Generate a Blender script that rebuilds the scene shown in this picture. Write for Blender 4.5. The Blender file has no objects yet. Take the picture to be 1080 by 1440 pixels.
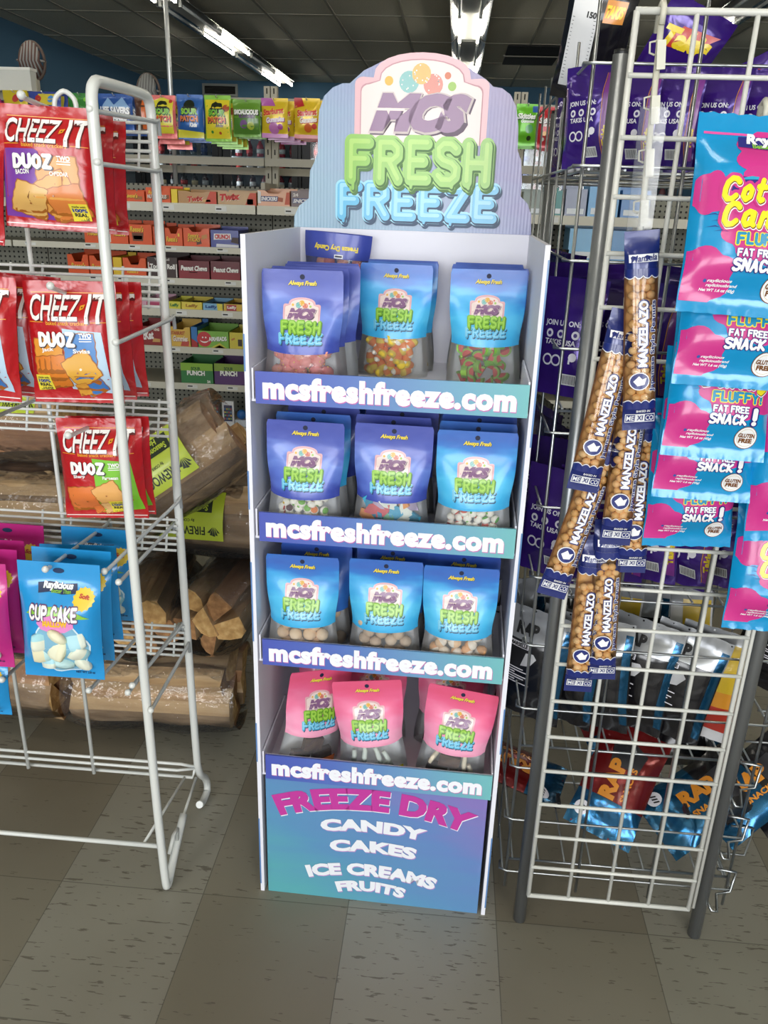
import bpy, bmesh, math, random
from mathutils import Vector, Matrix

S = bpy.context.scene
COL = S.collection
rnd = random.Random(11)
PI = math.pi
EXPOSURE = -0.42
WINDOW_POWER = 150.0
TUBE_POWER = 34.0

# ---------------------------------------------------------------- camera
F_PX, PITCH, ROLL, YAW = 1137.86, 0.36617, 0.03228, 0.07169
CAM = Vector((0.44378, -1.26236, 1.36385))
_f = Vector((-math.sin(YAW) * math.cos(PITCH), math.cos(YAW) * math.cos(PITCH), -math.sin(PITCH)))
_r = Vector((math.cos(YAW), math.sin(YAW), 0))
_u = _r.cross(_f)
CR = math.cos(ROLL) * _r + math.sin(ROLL) * _u
CU = -math.sin(ROLL) * _r + math.cos(ROLL) * _u
cam_data = bpy.data.cameras.new('camera')
cam = bpy.data.objects.new('camera', cam_data)
COL.objects.link(cam)
cam.matrix_world = Matrix(((CR.x, CU.x, -_f.x, CAM.x), (CR.y, CU.y, -_f.y, CAM.y), (CR.z, CU.z, -_f.z, CAM.z), (0, 0, 0, 1)))
cam_data.sensor_fit = 'VERTICAL'
cam_data.sensor_height = 36.0
cam_data.lens = 36.0 * F_PX / 1440.0
cam_data.clip_start = 0.02
cam_data.clip_end = 60
S.camera = cam

# ---------------------------------------------------------------- view, world, daylight
S.view_settings.view_transform = 'Standard'
S.view_settings.look = 'None'
S.view_settings.gamma = 1
S.view_settings.use_curve_mapping = False
S.view_settings.exposure = EXPOSURE
w = bpy.data.worlds.new('daylight')
S.world = w
w.use_nodes = True
w.node_tree.nodes['Background'].inputs[0].default_value = (0.72, 0.85, 1.0, 1)
w.node_tree.nodes['Background'].inputs[1].default_value = 1.0
S.cycles.max_bounces = 10
S.cycles.diffuse_bounces = 4
S.cycles.glossy_bounces = 4
S.cycles.transparent_max_bounces = 14
S.cycles.caustics_reflective = False
S.cycles.caustics_refractive = False


def area_light(name, loc, rot, sx, sy, power, color):
    d = bpy.data.lights.new(name, 'AREA')
    d.shape = 'RECTANGLE'
    d.size, d.size_y, d.energy, d.color = sx, sy, power, color
    o = bpy.data.objects.new(name, d)
    COL.objects.link(o)
    o.location = loc
    o.rotation_euler = rot
    return o


# daylight coming through the three shop windows in the front wall behind the photographer
YF = -5.6
WIN_X = (-2.2, 0.3, 2.8)
for wx in WIN_X:
    area_light('window_daylight', (wx, YF + .06, 1.65), (PI / 2 - 0.06, 0, 0), 1.9, 2.0, WINDOW_POWER, (0.98, 0.99, 1.0))


def at(px, py, y):
    """world point that the photo shows at pixel (px, py), at depth y"""
    d = _f + CR * ((px - 540) / F_PX) - CU * ((py - 720) / F_PX)
    return CAM + d * ((y - CAM.y) / d.y)


# ---------------------------------------------------------------- materials
def lin(h):
    if isinstance(h, str):
        c = [int(h[i:i + 2], 16) / 255 for i in (0, 2, 4)]
    else:
        c = list(h)
    return tuple((x / 12.92 if x <= 0.04045 else ((x + 0.055) / 1.055) ** 2.4) for x in c) + (1,)


_mats = {}


def mat(h, rough=0.5, metal=0.0, coat=0.0, emit=0.0, name=None, spec=0.5):
    k = (h, rough, metal, coat, emit, spec)
    if k in _mats:
        return _mats[k]
    m = bpy.data.materials.new(name or 'paint_' + str(h))
    m.use_nodes = True
    b = m.node_tree.nodes['Principled BSDF']
    b.inputs['Base Color'].default_value = lin(h)
    b.inputs['Roughness'].default_value = rough
    b.inputs['Metallic'].default_value = metal
    b.inputs['Coat Weight'].default_value = coat
    b.inputs['Coat Roughness'].default_value = 0.12
    b.inputs['Specular IOR Level'].default_value = spec
    if emit:
        b.inputs['Emission Color'].default_value = lin(h)
        b.inputs['Emission Strength'].default_value = emit
    _mats[k] = m
    return m


def nodes(m):
    return m.node_tree.nodes, m.node_tree.links


def new_mat(name, rough=0.5, metal=0.0, coat=0.0):
    m = bpy.data.materials.new(name)
    m.use_nodes = True
    b = m.node_tree.nodes['Principled BSDF']
    b.inputs['Roughness'].default_value = rough
    b.inputs['Metallic'].default_value = metal
    b.inputs['Coat Weight'].default_value = coat
    b.inputs['Coat Roughness'].default_value = 0.15
    return m, b


def math_node(m, op, a, b=None, c=None):
    n, l = nodes(m)
    q = n.new('ShaderNodeMath')
    q.operation = op
    for i, v in enumerate((a, b, c)):
        if v is None:
            continue
        if isinstance(v, (int, float)):
            q.inputs[i].default_value = v
        else:
            l.new(v, q.inputs[i])
    return q.outputs[0]


def ramp(m, fac, stops, interp='LINEAR'):
    n, l = nodes(m)
    r = n.new('ShaderNodeValToRGB')
    r.color_ramp.interpolation = interp
    e = r.color_ramp.elements
    while len(e) < len(stops):
        e.new(0.5)
    for i, (p, c) in enumerate(stops):
        e[i].position = p
        e[i].color = lin(c)
    l.new(fac, r.inputs[0])
    return r.outputs[0]


def grad_mat(name, wx, wz, off, stops, rough=0.4, coat=0.3, bump=None, swirl=0.0):
    """printed colour gradient across a part (over its own bounding box)"""
    m, b = new_mat(name, rough, 0, coat)
    n, l = nodes(m)
    tc = n.new('ShaderNodeTexCoord')
    sp = n.new('ShaderNodeSeparateXYZ')
    l.new(tc.outputs['Generated'], sp.inputs[0])
    f = math_node(m, 'ADD', math_node(m, 'MULTIPLY', sp.outputs[0], wx), math_node(m, 'MULTIPLY', sp.outputs[2], wz))
    f = math_node(m, 'ADD', f, off)
    if swirl:
        nz = n.new('ShaderNodeTexNoise')
        nz.inputs['Scale'].default_value = 3.0
        mp = n.new('ShaderNodeMapping')
        mp.inputs['Rotation'].default_value = (0, 0.5, 0)
        mp.inputs['Scale'].default_value = (0.6, 1, 2.6)
        l.new(tc.outputs['Generated'], mp.inputs[0])
        l.new(mp.outputs[0], nz.inputs[0])
        f = math_node(m, 'ADD', f, math_node(m, 'MULTIPLY', math_node(m, 'SUBTRACT', nz.outputs[0], 0.5), swirl))
    l.new(ramp(m, f, stops), b.inputs['Base Color'])
    if bump:
        wv = n.new('ShaderNodeTexWave')
        wv.bands_direction = 'X'
        wv.inputs['Scale'].default_value = bump[0]
        wv.inputs['Distortion'].default_value = 0.6
        l.new(tc.outputs['Object'], wv.inputs[0])
        bp = n.new('ShaderNodeBump')
        bp.inputs['Strength'].default_value = bump[1]
        bp.inputs['Distance'].default_value = 0.002
        l.new(wv.outputs['Fac'], bp.inputs['Height'])
        l.new(bp.outputs[0], b.inputs['Normal'])
    return m


def film_mat(name, clear=0.8, tint=(1, 1, 1), rough=0.12, milky=0.0, wrinkle=0.0, scale=40):
    """thin clear plastic: see-through with a gloss"""
    m = bpy.data.materials.new(name)
    m.use_nodes = True
    n, l = nodes(m)
    for x in list(n):
        n.remove(x)
    out = n.new('ShaderNodeOutputMaterial')
    tr = n.new('ShaderNodeBsdfTransparent')
    tr.inputs[0].default_value = (*tint, 1)
    gl = n.new('ShaderNodeBsdfGlossy')
    gl.inputs['Roughness'].default_value = rough
    fr = n.new('ShaderNodeFresnel')
    fr.inputs[0].default_value = 1.45
    mx = n.new('ShaderNodeMixShader')
    f = math_node(m, 'ADD', math_node(m, 'MULTIPLY', fr.outputs[0], 0.9), 1 - clear)
    l.new(f, mx.inputs[0])
    l.new(tr.outputs[0], mx.inputs[1])
    l.new(gl.outputs[0], mx.inputs[2])
    res = mx
    if milky:
        df = n.new('ShaderNodeBsdfDiffuse')
        df.inputs[0].default_value = (0.8, 0.82, 0.84, 1)
        m2 = n.new('ShaderNodeMixShader')
        m2.inputs[0].default_value = milky
        l.new(mx.outputs[0], m2.inputs[1])
        l.new(df.outputs[0], m2.inputs[2])
        res = m2
    if wrinkle:
        tc = n.new('ShaderNodeTexCoord')
        nz = n.new('ShaderNodeTexNoise')
        nz.inputs['Scale'].default_value = scale
        nz.inputs['Detail'].default_value = 3
        l.new(tc.outputs['Object'], nz.inputs[0])
        bp = n.new('ShaderNodeBump')
        bp.inputs['Strength'].default_value = wrinkle
        bp.inputs['Distance'].default_value = 0.01
        l.new(nz.outputs[0], bp.inputs['Height'])
        l.new(bp.outputs[0], gl.inputs['Normal'])
        l.new(bp.outputs[0], fr.inputs['Normal'])
    l.new(res.outputs[0], out.inputs[0])
    return m


def foil_mat(name, h, rough=0.28, metal=0.15, coat=0.6, scale=28, strength=0.35, stops=None):
    """printed packaging film with small wrinkles"""
    m, b = new_mat(name, rough, metal, coat)
    n, l = nodes(m)
    tc = n.new('ShaderNodeTexCoord')
    b.inputs['Base Color'].default_value = lin(h)
    if stops:
        sp = n.new('ShaderNodeSeparateXYZ')
        l.new(tc.outputs['Generated'], sp.inputs[0])
        nz2 = n.new('ShaderNodeTexNoise')
        nz2.inputs['Scale'].default_value = 2.2
        mp = n.new('ShaderNodeMapping')
        mp.inputs['Scale'].default_value = (0.7, 0.7, 3)
        mp.inputs['Rotation'].default_value = (0, 0.5, 0)
        l.new(tc.outputs['Generated'], mp.inputs[0])
        l.new(mp.outputs[0], nz2.inputs[0])
        f = math_node(m, 'ADD', sp.outputs[2], math_node(m, 'MULTIPLY', math_node(m, 'SUBTRACT', nz2.outputs[0], 0.5), 0.5))
        l.new(ramp(m, f, stops), b.inputs['Base Color'])
    nz = n.new('ShaderNodeTexNoise')
    nz.inputs['Scale'].default_value = scale
    nz.inputs['Detail'].default_value = 2
    nz.inputs['Distortion'].default_value = 0.9
    l.new(tc.outputs['Object'], nz.inputs[0])
    bp = n.new('ShaderNodeBump')
    bp.inputs['Strength'].default_value = strength
    bp.inputs['Distance'].default_value = 0.006
    l.new(nz.outputs[0], bp.inputs['Height'])
    l.new(bp.outputs[0], b.inputs['Normal'])
    return m


def speckle_mat(name, c1, c2, scale=60, thr=0.55, rough=0.7):
    m, b = new_mat(name, rough)
    n, l = nodes(m)
    tc = n.new('ShaderNodeTexCoord')
    nz = n.new('ShaderNodeTexNoise')
    nz.inputs['Scale'].default_value = scale
    l.new(tc.outputs['Object'], nz.inputs[0])
    l.new(ramp(m, nz.outputs[0], [(thr - 0.08, c1), (thr + 0.08, c2)]), b.inputs['Base Color'])
    return m


# ---------------------------------------------------------------- mesh collector
class MB:
    def __init__(s):
        s.v, s.f, s.mi, s.sm, s.mats = [], [], [], [], []

    def _m(s, m):
        if m not in s.mats:
            s.mats.append(m)
        return s.mats.index(m)

    def add(s, vs, fs, m, smooth=False):
        o = len(s.v)
        s.v += [tuple(p) for p in vs]
        i = s._m(m)
        for f in fs:
            s.f.append([o + k for k in f])
            s.mi.append(i)
            s.sm.append(smooth)
        return s

    def box(s, c, d, m, R=None):
        x, y, z = d[0] / 2, d[1] / 2, d[2] / 2
        vs = [Vector((a, b, e)) for a in (-x, x) for b in (-y, y) for e in (-z, z)]
        if R is not None:
            vs = [R @ p for p in vs]
        vs = [p + Vector(c) for p in vs]
        return s.add(vs, [(0, 1, 3, 2), (4, 6, 7, 5), (0, 4, 5, 1), (2, 3, 7, 6), (0, 2, 6, 4), (1, 5, 7, 3)], m)

    def bx(s, x0, x1, y0, y1, z0, z1, m):
        return s.box(((x0 + x1) / 2, (y0 + y1) / 2, (z0 + z1) / 2), (x1 - x0, y1 - y0, z1 - z0), m)

    def tube(s, pts, r, m, seg=8, rr=None):
        pts = [Vector(p) for p in pts]
        n = len(pts)
        vs, fs = [], []
        up = None
        for i, p in enumerate(pts):
            t = (pts[min(i + 1, n - 1)] - pts[max(i - 1, 0)]).normalized()
            if up is None:
                up = t.orthogonal().normalized()
            up = (up - t * up.dot(t)).normalized()
            sd = t.cross(up)
            q = r if rr is None else rr[i]
            for k in range(seg):
                a = 2 * PI * k / seg
                vs.append(p + (up * math.cos(a) + sd * math.sin(a)) * q)
        for i in range(n - 1):
            for k in range(seg):
                k2 = (k + 1) % seg
                fs.append((i * seg + k, i * seg + k2, (i + 1) * seg + k2, (i + 1) * seg + k))
        s.add(vs, fs, m, True)
        s.add(vs[:seg], [tuple(reversed(range(seg)))], m)
        s.add(vs[-seg:], [tuple(range(seg))], m)
        return s

    def sphere(s, c, r, m, seg=12, ring=8, sc=(1, 1, 1), R=None, bump=0.0, rg=None, fm=None):
        vs, fs, ms = [], [], []
        for i in range(ring + 1):
            th = PI * i / ring
            for k in range(seg):
                a = 2 * PI * k / seg
                q = r * (1 + (rg.uniform(-bump, bump) if bump else 0))
                p = Vector((math.sin(th) * math.cos(a) * q * sc[0], math.sin(th) * math.sin(a) * q * sc[1], math.cos(th) * q * sc[2]))
                if R is not None:
                    p = R @ p
                vs.append(p + Vector(c))
        for i in range(ring):
            for k in range(seg):
                k2 = (k + 1) % seg
                f = [i * seg + k, (i + 1) * seg + k, (i + 1) * seg + k2, i * seg + k2]
                fs.append(f)
                ms.append(m if fm is None else fm(i / ring))
        o = len(s.v)
        s.v += [tuple(p) for p in vs]
        for f, mm in zip(fs, ms):
            s.f.append([o + k for k in f])
            s.mi.append(s._m(mm))
            s.sm.append(True)
        return s

    def lathe(s, prof, m, seg=12, c=(0, 0, 0), fm=None):
        vs, fs, ms = [], [], []
        for (r, z) in prof:
            for k in range(seg):
                a = 2 * PI * k / seg
                vs.append((c[0] + r * math.cos(a), c[1] + r * math.sin(a), c[2] + z))
        for i in range(len(prof) - 1):
            for k in range(seg):
                k2 = (k + 1) % seg
                fs.append((i * seg + k, i * seg + k2, (i + 1) * seg + k2, (i + 1) * seg + k))
                ms.append(m if fm is None else fm(i))
        o = len(s.v)
        s.v += vs
        for f, mm in zip(fs, ms):
            s.f.append([o + k for k in f])
            s.mi.append(s._m(mm))
            s.sm.append(True)
        n = len(prof)
        s.add(vs[-seg:], [tuple(range(seg))], ms[-1])
        s.add(vs[:seg], [tuple(reversed(range(seg)))], ms[0])
        return s

    def prism(s, outline, y0, y1, m, side=None):
        """outline in (x, z), thick from y0 (front) to y1"""
        n = len(outline)
        a = [(x, y0, z) for x, z in outline]
        b = [(x, y1, z) for x, z in outline]
        s.add(a + b, [tuple(range(n)), tuple(reversed(range(n, 2 * n)))], m)
        s.add(a + b, [(i, i + n, (i + 1) % n + n, (i + 1) % n) for i in range(n)], side or m)
        return s

    def build(s, name, parent=None, loc=None):
        me = bpy.data.meshes.new(name)
        me.from_pydata(s.v, [], s.f)
        for m in s.mats:
            me.materials.append(m)
        me.polygons.foreach_set('material_index', s.mi)
        me.polygons.foreach_set('use_smooth', s.sm)
        bm = bmesh.new()
        bm.from_mesh(me)
        bmesh.ops.remove_doubles(bm, verts=bm.verts, dist=1e-6)
        bm.to_mesh(me)
        bm.free()
        me.update()
        o = bpy.data.objects.new(name, me)
        COL.objects.link(o)
        if parent is not None:
            o.parent = parent
        if loc is not None:
            o.location = loc
        return o


def bend(P, n=4):
    """rounded wire: Catmull-Rom through the points"""
    P = [Vector(p) for p in P]
    out = []
    for i in range(len(P) - 1):
        a, b, c, d = P[max(i - 1, 0)], P[i], P[i + 1], P[min(i + 2, len(P) - 1)]
        m0 = (c - a) * .5 * min(1, (c - b).length / max((b - a).length, 1e-6)) if i else (c - b)
        m1 = (d - b) * .5 * min(1, (c - b).length / max((d - c).length, 1e-6)) if i + 2 < len(P) else (c - b)
        for k in range(n):
            t = k / n
            out.append(b * (2 * t ** 3 - 3 * t * t + 1) + m0 * (t ** 3 - 2 * t * t + t) + c * (-2 * t ** 3 + 3 * t * t) + m1 * (t ** 3 - t * t))
    return out + [P[-1]]


def link_mesh(name, me, parent=None):
    o = bpy.data.objects.new(name, me)
    COL.objects.link(o)
    if parent is not None:
        o.parent = parent
    return o


def tag(o, label, cat, group=None):
    o['label'] = label
    o['category'] = cat
    if group:
        o['group'] = group
    return o


def thing(name, label, cat, loc=(0, 0, 0), rz=0.0, group=None):
    o = bpy.data.objects.new(name, None)
    o.empty_display_size = 0.05
    COL.objects.link(o)
    o.location = loc
    o.rotation_euler = (0, 0, rz)
    return tag(o, label, cat, group)


def struct(o):
    o['kind'] = 'structure'
    return o


_kids = {}


def children_of(o):
    return [c for c in o.children]


def dup(root, label=None, group=None, skip=()):
    r = root.copy()
    COL.objects.link(r)
    if label:
        r['label'] = label
    if group:
        r['group'] = group
    for ch in children_of(root):
        if ch.name.split('.')[0] in skip:
            continue
        c = ch.copy()
        COL.objects.link(c)
        c.parent = r
        for g in children_of(ch):
            d = g.copy()
            COL.objects.link(d)
            d.parent = c
    return r


def pose(o, top, bot, H, yaw=0.0, wide=1.0, thick=1.0):
    """stand a hanging bag (local height H, base at 0) between two world points"""
    top, bot = Vector(top), Vector(bot)
    z = (top - bot)
    k = z.length / H
    z.normalize()
    y = Vector((-math.sin(yaw), math.cos(yaw), 0))
    y = (y - z * y.dot(z)).normalized()
    x = y.cross(z)
    M = Matrix(((x.x, y.x, z.x, bot.x), (x.y, y.y, z.y, bot.y), (x.z, y.z, z.z, bot.z), (0, 0, 0, 1)))
    o.matrix_world = M @ Matrix.Diagonal((wide, thick, k, 1))
    return o


# ---------------------------------------------------------------- lettering
_txt = {}


def text_geo(s, weight=0.0, shear=0.0, space=1.0):
    k = (s, weight, shear, space)
    if k in _txt:
        return _txt[k]
    cu = bpy.data.curves.new('lettering', 'FONT')
    cu.body = s
    cu.size = 1
    cu.offset = weight
    cu.shear = shear
    cu.space_character = space
    cu.resolution_u = 3
    cu.fill_mode = 'FRONT'
    o = bpy.data.objects.new('lettering', cu)
    me = bpy.data.meshes.new_from_object(o)
    vs = [(v.co.x, v.co.y) for v in me.vertices]
    fs = [tuple(p.vertices) for p in me.polygons]
    bpy.data.objects.remove(o)
    bpy.data.meshes.remove(me)
    bpy.data.curves.remove(cu)
    if vs:
        x0, x1 = min(v[0] for v in vs), max(v[0] for v in vs)
        y0, y1 = min(v[1] for v in vs), max(v[1] for v in vs)
        sx, sy = 1 / max(x1 - x0, 1e-6), 1 / max(y1 - y0, 1e-6)
        vs = [((a - x0) * sx, (b - y0) * sy) for a, b in vs]
    _txt[k] = (vs, fs)
    return _txt[k]


def decal(mb, vs, fs, m, surf, eps, cell=None):
    """flat artwork laid on a surface: surf(x, z, eps) -> point"""
    if cell:
        bm = bmesh.new()
        bv = [bm.verts.new((a, b, 0)) for a, b in vs]
        for f in fs:
            try:
                bm.faces.new([bv[i] for i in f])
            except ValueError:
                pass
        xs = [v[0] for v in vs]
        ys = [v[1] for v in vs]
        for ax, lo, hi in ((0, min(xs), max(xs)), (1, min(ys), max(ys))):
            n = int((hi - lo) / cell)
            for i in range(1, n + 1):
                co = [0, 0, 0]
                co[ax] = lo + (hi - lo) * i / (n + 1)
                no = [0, 0, 0]
                no[ax] = 1
                bmesh.ops.bisect_plane(bm, geom=bm.verts[:] + bm.edges[:] + bm.faces[:], plane_co=co, plane_no=no, dist=1e-7)
        bm.verts.index_update()
        vs = [(v.co.x, v.co.y) for v in bm.verts]
        fs = [tuple(v.index for v in f.verts) for f in bm.faces]
        bm.free()
    mb.add([surf(a, b, eps) for a, b in vs], fs, m, bool(cell))


def flat(y=0.0):
    return lambda x, z, e: (x, y - e, z)


def put(vs, cx, cz, w, h, rot=0.0, arc=0.0):
    out = []
    c, s = math.cos(rot), math.sin(rot)
    for a, b in vs:
        x, z = (a - 0.5) * w, (b - 0.5) * h
        z += arc * (1 - (2 * a - 1) ** 2) * h
        out.append((cx + x * c - z * s, cz + x * s + z * c))
    return out


def txt(mb, s, m, surf, cx, cz, w, h, weight=0.03, shear=0.0, rot=0.0, eps=0.0006, arc=0.0, cell=None, space=1.0, fan=None):
    vs, fs = text_geo(s, weight, shear, space)
    if fan:
        # lettering bent along an arc: fan = (radius, spread)
        R, sp = fan
        o = []
        for a, b in vs:
            t = (a - 0.5) * sp
            rr = R + (b - 0.5) * h
            o.append((cx + rr * math.sin(t), cz - R + rr * math.cos(t)))
        decal(mb, o, fs, m, surf, eps, cell)
        return
    decal(mb, put(vs, cx, cz, w, h, rot, arc), fs, m, surf, eps, cell)


def disc(mb, m, surf, cx, cz, r, eps=0.0006, n=18, sx=1.0, cell=None, jag=0.0):
    vs = [(cx + r * sx * math.cos(2 * PI * i / n) * (1 + (jag if i % 2 else 0)), cz + r * math.sin(2 * PI * i / n) * (1 + (jag if i % 2 else 0))) for i in range(n)]
    decal(mb, vs, [tuple(range(n))], m, surf, eps, cell)


def ring_decal(mb, m, surf, cx, cz, r0, r1, eps=0.0006, n=20):
    vs = [(cx + r0 * math.cos(2 * PI * i / n), cz + r0 * math.sin(2 * PI * i / n)) for i in range(n)]
    vs += [(cx + r1 * math.cos(2 * PI * i / n), cz + r1 * math.sin(2 * PI * i / n)) for i in range(n)]
    decal(mb, vs, [(i, (i + 1) % n, (i + 1) % n + n, i + n) for i in range(n)], m, surf, eps)


def rect(mb, m, surf, x0, x1, z0, z1, eps=0.0004, cell=None, skew=0.0):
    decal(mb, [(x0, z0), (x1, z0), (x1 + skew, z1), (x0 + skew, z1)], [(0, 1, 2, 3)], m, surf, eps, cell)


def shape(mb, m, surf, pts, eps=0.0005, cell=None):
    decal(mb, pts, [tuple(range(len(pts)))], m, surf, eps, cell)


STROKES = {
    'F': ([(0, 0), (0, 1), (.6, 1)], [(0, .52), (.48, .52)]),
    'R': ([(0, 0), (0, 1), (.42, 1), (.6, .86), (.6, .66), (.42, .52), (0, .52)], [(.3, .5), (.62, 0)]),
    'E': ([(.58, 1), (0, 1), (0, 0), (.58, 0)], [(0, .5), (.46, .5)]),
    'S': ([(.58, .88), (.42, 1), (.16, 1), (0, .86), (.02, .66), (.16, .55), (.46, .46), (.6, .34), (.58, .13), (.42, 0), (.14, 0), (0, .12)],),
    'H': ([(0, 0), (0, 1)], [(.62, 0), (.62, 1)], [(0, .5), (.62, .5)]),
    'Z': ([(0, 1), (.6, 1), (0, 0), (.6, 0)],),
    'M': ([(0, 0), (.08, 1), (.4, .35), (.72, 1), (.8, 0)],),
    'C': ([(.6, .82), (.46, .97), (.22, 1), (.04, .8), (0, .5), (.04, .2), (.22, 0), (.46, .03), (.6, .18)],),
    'A': ([(0, 0), (.3, 1), (.6, 0)], [(.12, .36), (.48, .36)]),
    'D': ([(0, 0), (0, 1), (.34, .96), (.58, .7), (.58, .3), (.34, .04), (0, 0)],),
    'Y': ([(0, 1), (.3, .5), (.6, 1)], [(.3, .5), (.3, 0)]),
    'L': ([(0, 1), (0, 0), (.5, 0)],),
    'U': ([(0, 1), (0, .2), (.16, 0), (.42, 0), (.58, .2), (.58, 1)],),
    'N': ([(0, 0), (0, 1), (.58, 0), (.58, 1)],),
    'K': ([(0, 0), (0, 1)], [(.56, 1), (.05, .48), (.58, 0)]),
    'T': ([(0, 1), (.64, 1)], [(.32, 1), (.32, 0)]),
    'P': ([(0, 0), (0, 1), (.42, 1), (.6, .84), (.58, .62), (.4, .5), (0, .5)],),
    'O': ([(.3, 1), (.06, .82), (0, .5), (.06, .18), (.3, 0), (.54, .18), (.6, .5), (.54, .82), (.3, 1)],),
    'I': ([(.1, 0), (.1, 1)],),
    'X': ([(0, 0), (.58, 1)], [(0, 1), (.58, 0)]),
    '!': ([(.1, .38), (.13, 1)], [(.1, .04), (.1, .05)]),
    'a': ([(.46, .6), (.26, .66), (.06, .5), (.04, .2), (.2, 0), (.4, .1), (.5, .6), (.5, .12), (.6, .02)],),
    'n': ([(0, 0), (.06, .62)], [(.06, .45), (.26, .64), (.44, .5), (.42, .1), (.52, 0)],),
    'd': ([(.42, .58), (.22, .62), (.04, .42), (.04, .14), (.2, 0), (.4, .14), (.56, 1)], [(.44, .14), (.5, 0)]),
    'y': ([(0, .62), (.06, .2), (.22, .06), (.4, .2)], [(.46, .62), (.36, -.1), (.2, -.28), (.02, -.2)]),
    'o': ([(.26, .64), (.06, .48), (.04, .18), (.22, 0), (.42, .16), (.44, .46), (.26, .64)],),
    't': ([(.16, .98), (.12, .14), (.26, 0), (.36, .06)], [(0, .66), (.4, .66)]),
    ' ': (),
}


def strokes(s, rad, slant=0.0, gap=0.16, jitter=0.0, rg=None):
    """rounded lettering as polylines, in units of cap height"""
    segs, x = [], 0.0
    for ch in s:
        if ch == ' ':
            x += 0.5
            continue
        dz = rg.uniform(-jitter, jitter) if rg else 0
        wmax = 0
        for pl in STROKES[ch]:
            q = [(x + a + slant * b, b + dz) for a, b in pl]
            wmax = max(wmax, max(a for a, b in pl))
            segs.append(q)
        x += wmax + 2 * rad + gap
    return segs, x - 2 * rad - gap


def bubble(mb, s, m, surf, cx, cz, w, h, rad=0.17, grow=0.0, dx=0, dz=0, eps=0.0008, slant=0.0, gap=0.02, drips=0, rot=0.0, cell=None, seed=3, arc=0.0, n_res=22, jitter=0.0):
    rg = random.Random(seed)
    segs, tw = strokes(s, rad, slant, gap, jitter, rg)
    if drips:
        for q in list(segs):
            lo = min(q, key=lambda p: p[1])
            if lo[1] < 0.1 and rg.random() < drips:
                segs.append([(lo[0] + 0.06, lo[1]), (lo[0] + 0.06, lo[1] - rg.uniform(0.14, 0.3))])
    tot = tw + 2 * rad
    kx, kz = w / tot, h / (1 + 2 * rad)
    r = (rad + grow)
    c, sn = math.cos(rot), math.sin(rot)

    def T(p):
        x = (p[0] - tw / 2) * kx
        z = (p[1] - 0.5) * kz
        z += arc * h * (1 - (2 * x / w) ** 2)
        return (cx + dx + x * c - z * sn, cz + dz + x * sn + z * c)
    # merge the strokes into one outline (marching squares over their distance field)
    import numpy as np
    res = (1 + 2 * rad) / n_res
    x0, x1, z0, z1 = -r - .1 - abs(slant) * .4, tw + r + .1 + abs(slant), -r - .45, 1 + r + .15
    gx, gz = np.arange(x0, x1 + res, res), np.arange(z0, z1 + res, res)
    X, Z = np.meshgrid(gx, gz)
    D = np.full(X.shape, 9.0)
    for q in segs:
        drip = len(q) == 2 and q[1][1] < -0.1 and drips
        rr = rad * 0.4 + grow if drip else r
        if rr <= 0.01:
            continue
        for i in range(max(1, len(q) - 1)):
            (ax, az), (bx, bz) = q[i], q[min(i + 1, len(q) - 1)]
            dx_, dz_ = bx - ax, bz - az
            L2 = dx_ * dx_ + dz_ * dz_
            t = np.clip(((X - ax) * dx_ + (Z - az) * dz_) / L2, 0, 1) if L2 > 1e-9 else 0 * X
            D = np.minimum(D, np.hypot(X - ax - t * dx_, Z - az - t * dz_) - rr)
    vs, fs, key = [], [], {}

    def V(k, p):
        if k not in key:
            key[k] = len(vs)
            vs.append(T(p))
        return key[k]
    nz, nx = D.shape
    act = (D[:-1, :-1] < 0) | (D[1:, :-1] < 0) | (D[:-1, 1:] < 0) | (D[1:, 1:] < 0)
    for j, i in zip(*np.nonzero(act)):
        c4 = ((j, i), (j, i + 1), (j + 1, i + 1), (j + 1, i))
        f = []
        for k in range(4):
            a_, b_ = c4[k], c4[(k + 1) % 4]
            da, db = D[a_], D[b_]
            if da < 0:
                f.append(V(a_, (gx[a_[1]], gz[a_[0]])))
            if (da < 0) != (db < 0):
                t = da / (da - db)
                kk = (a_, b_) if a_ < b_ else (b_, a_)
                f.append(V(kk, (gx[a_[1]] + t * (gx[b_[1]] - gx[a_[1]]), gz[a_[0]] + t * (gz[b_[0]] - gz[a_[0]]))))
        if len(f) > 2:
            fs.append(tuple(f))
    mb.add([surf(p[0], p[1], eps) for p in vs], fs, m, bool(cell))


def smooth01(t):
    t = max(0.0, min(1.0, t))
    return t * t * (3 - 2 * t)
# ---------------------------------------------------------------- the room
CEIL = 2.9
XL, XR, YB = -4.0, 4.6, 11.4


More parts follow.
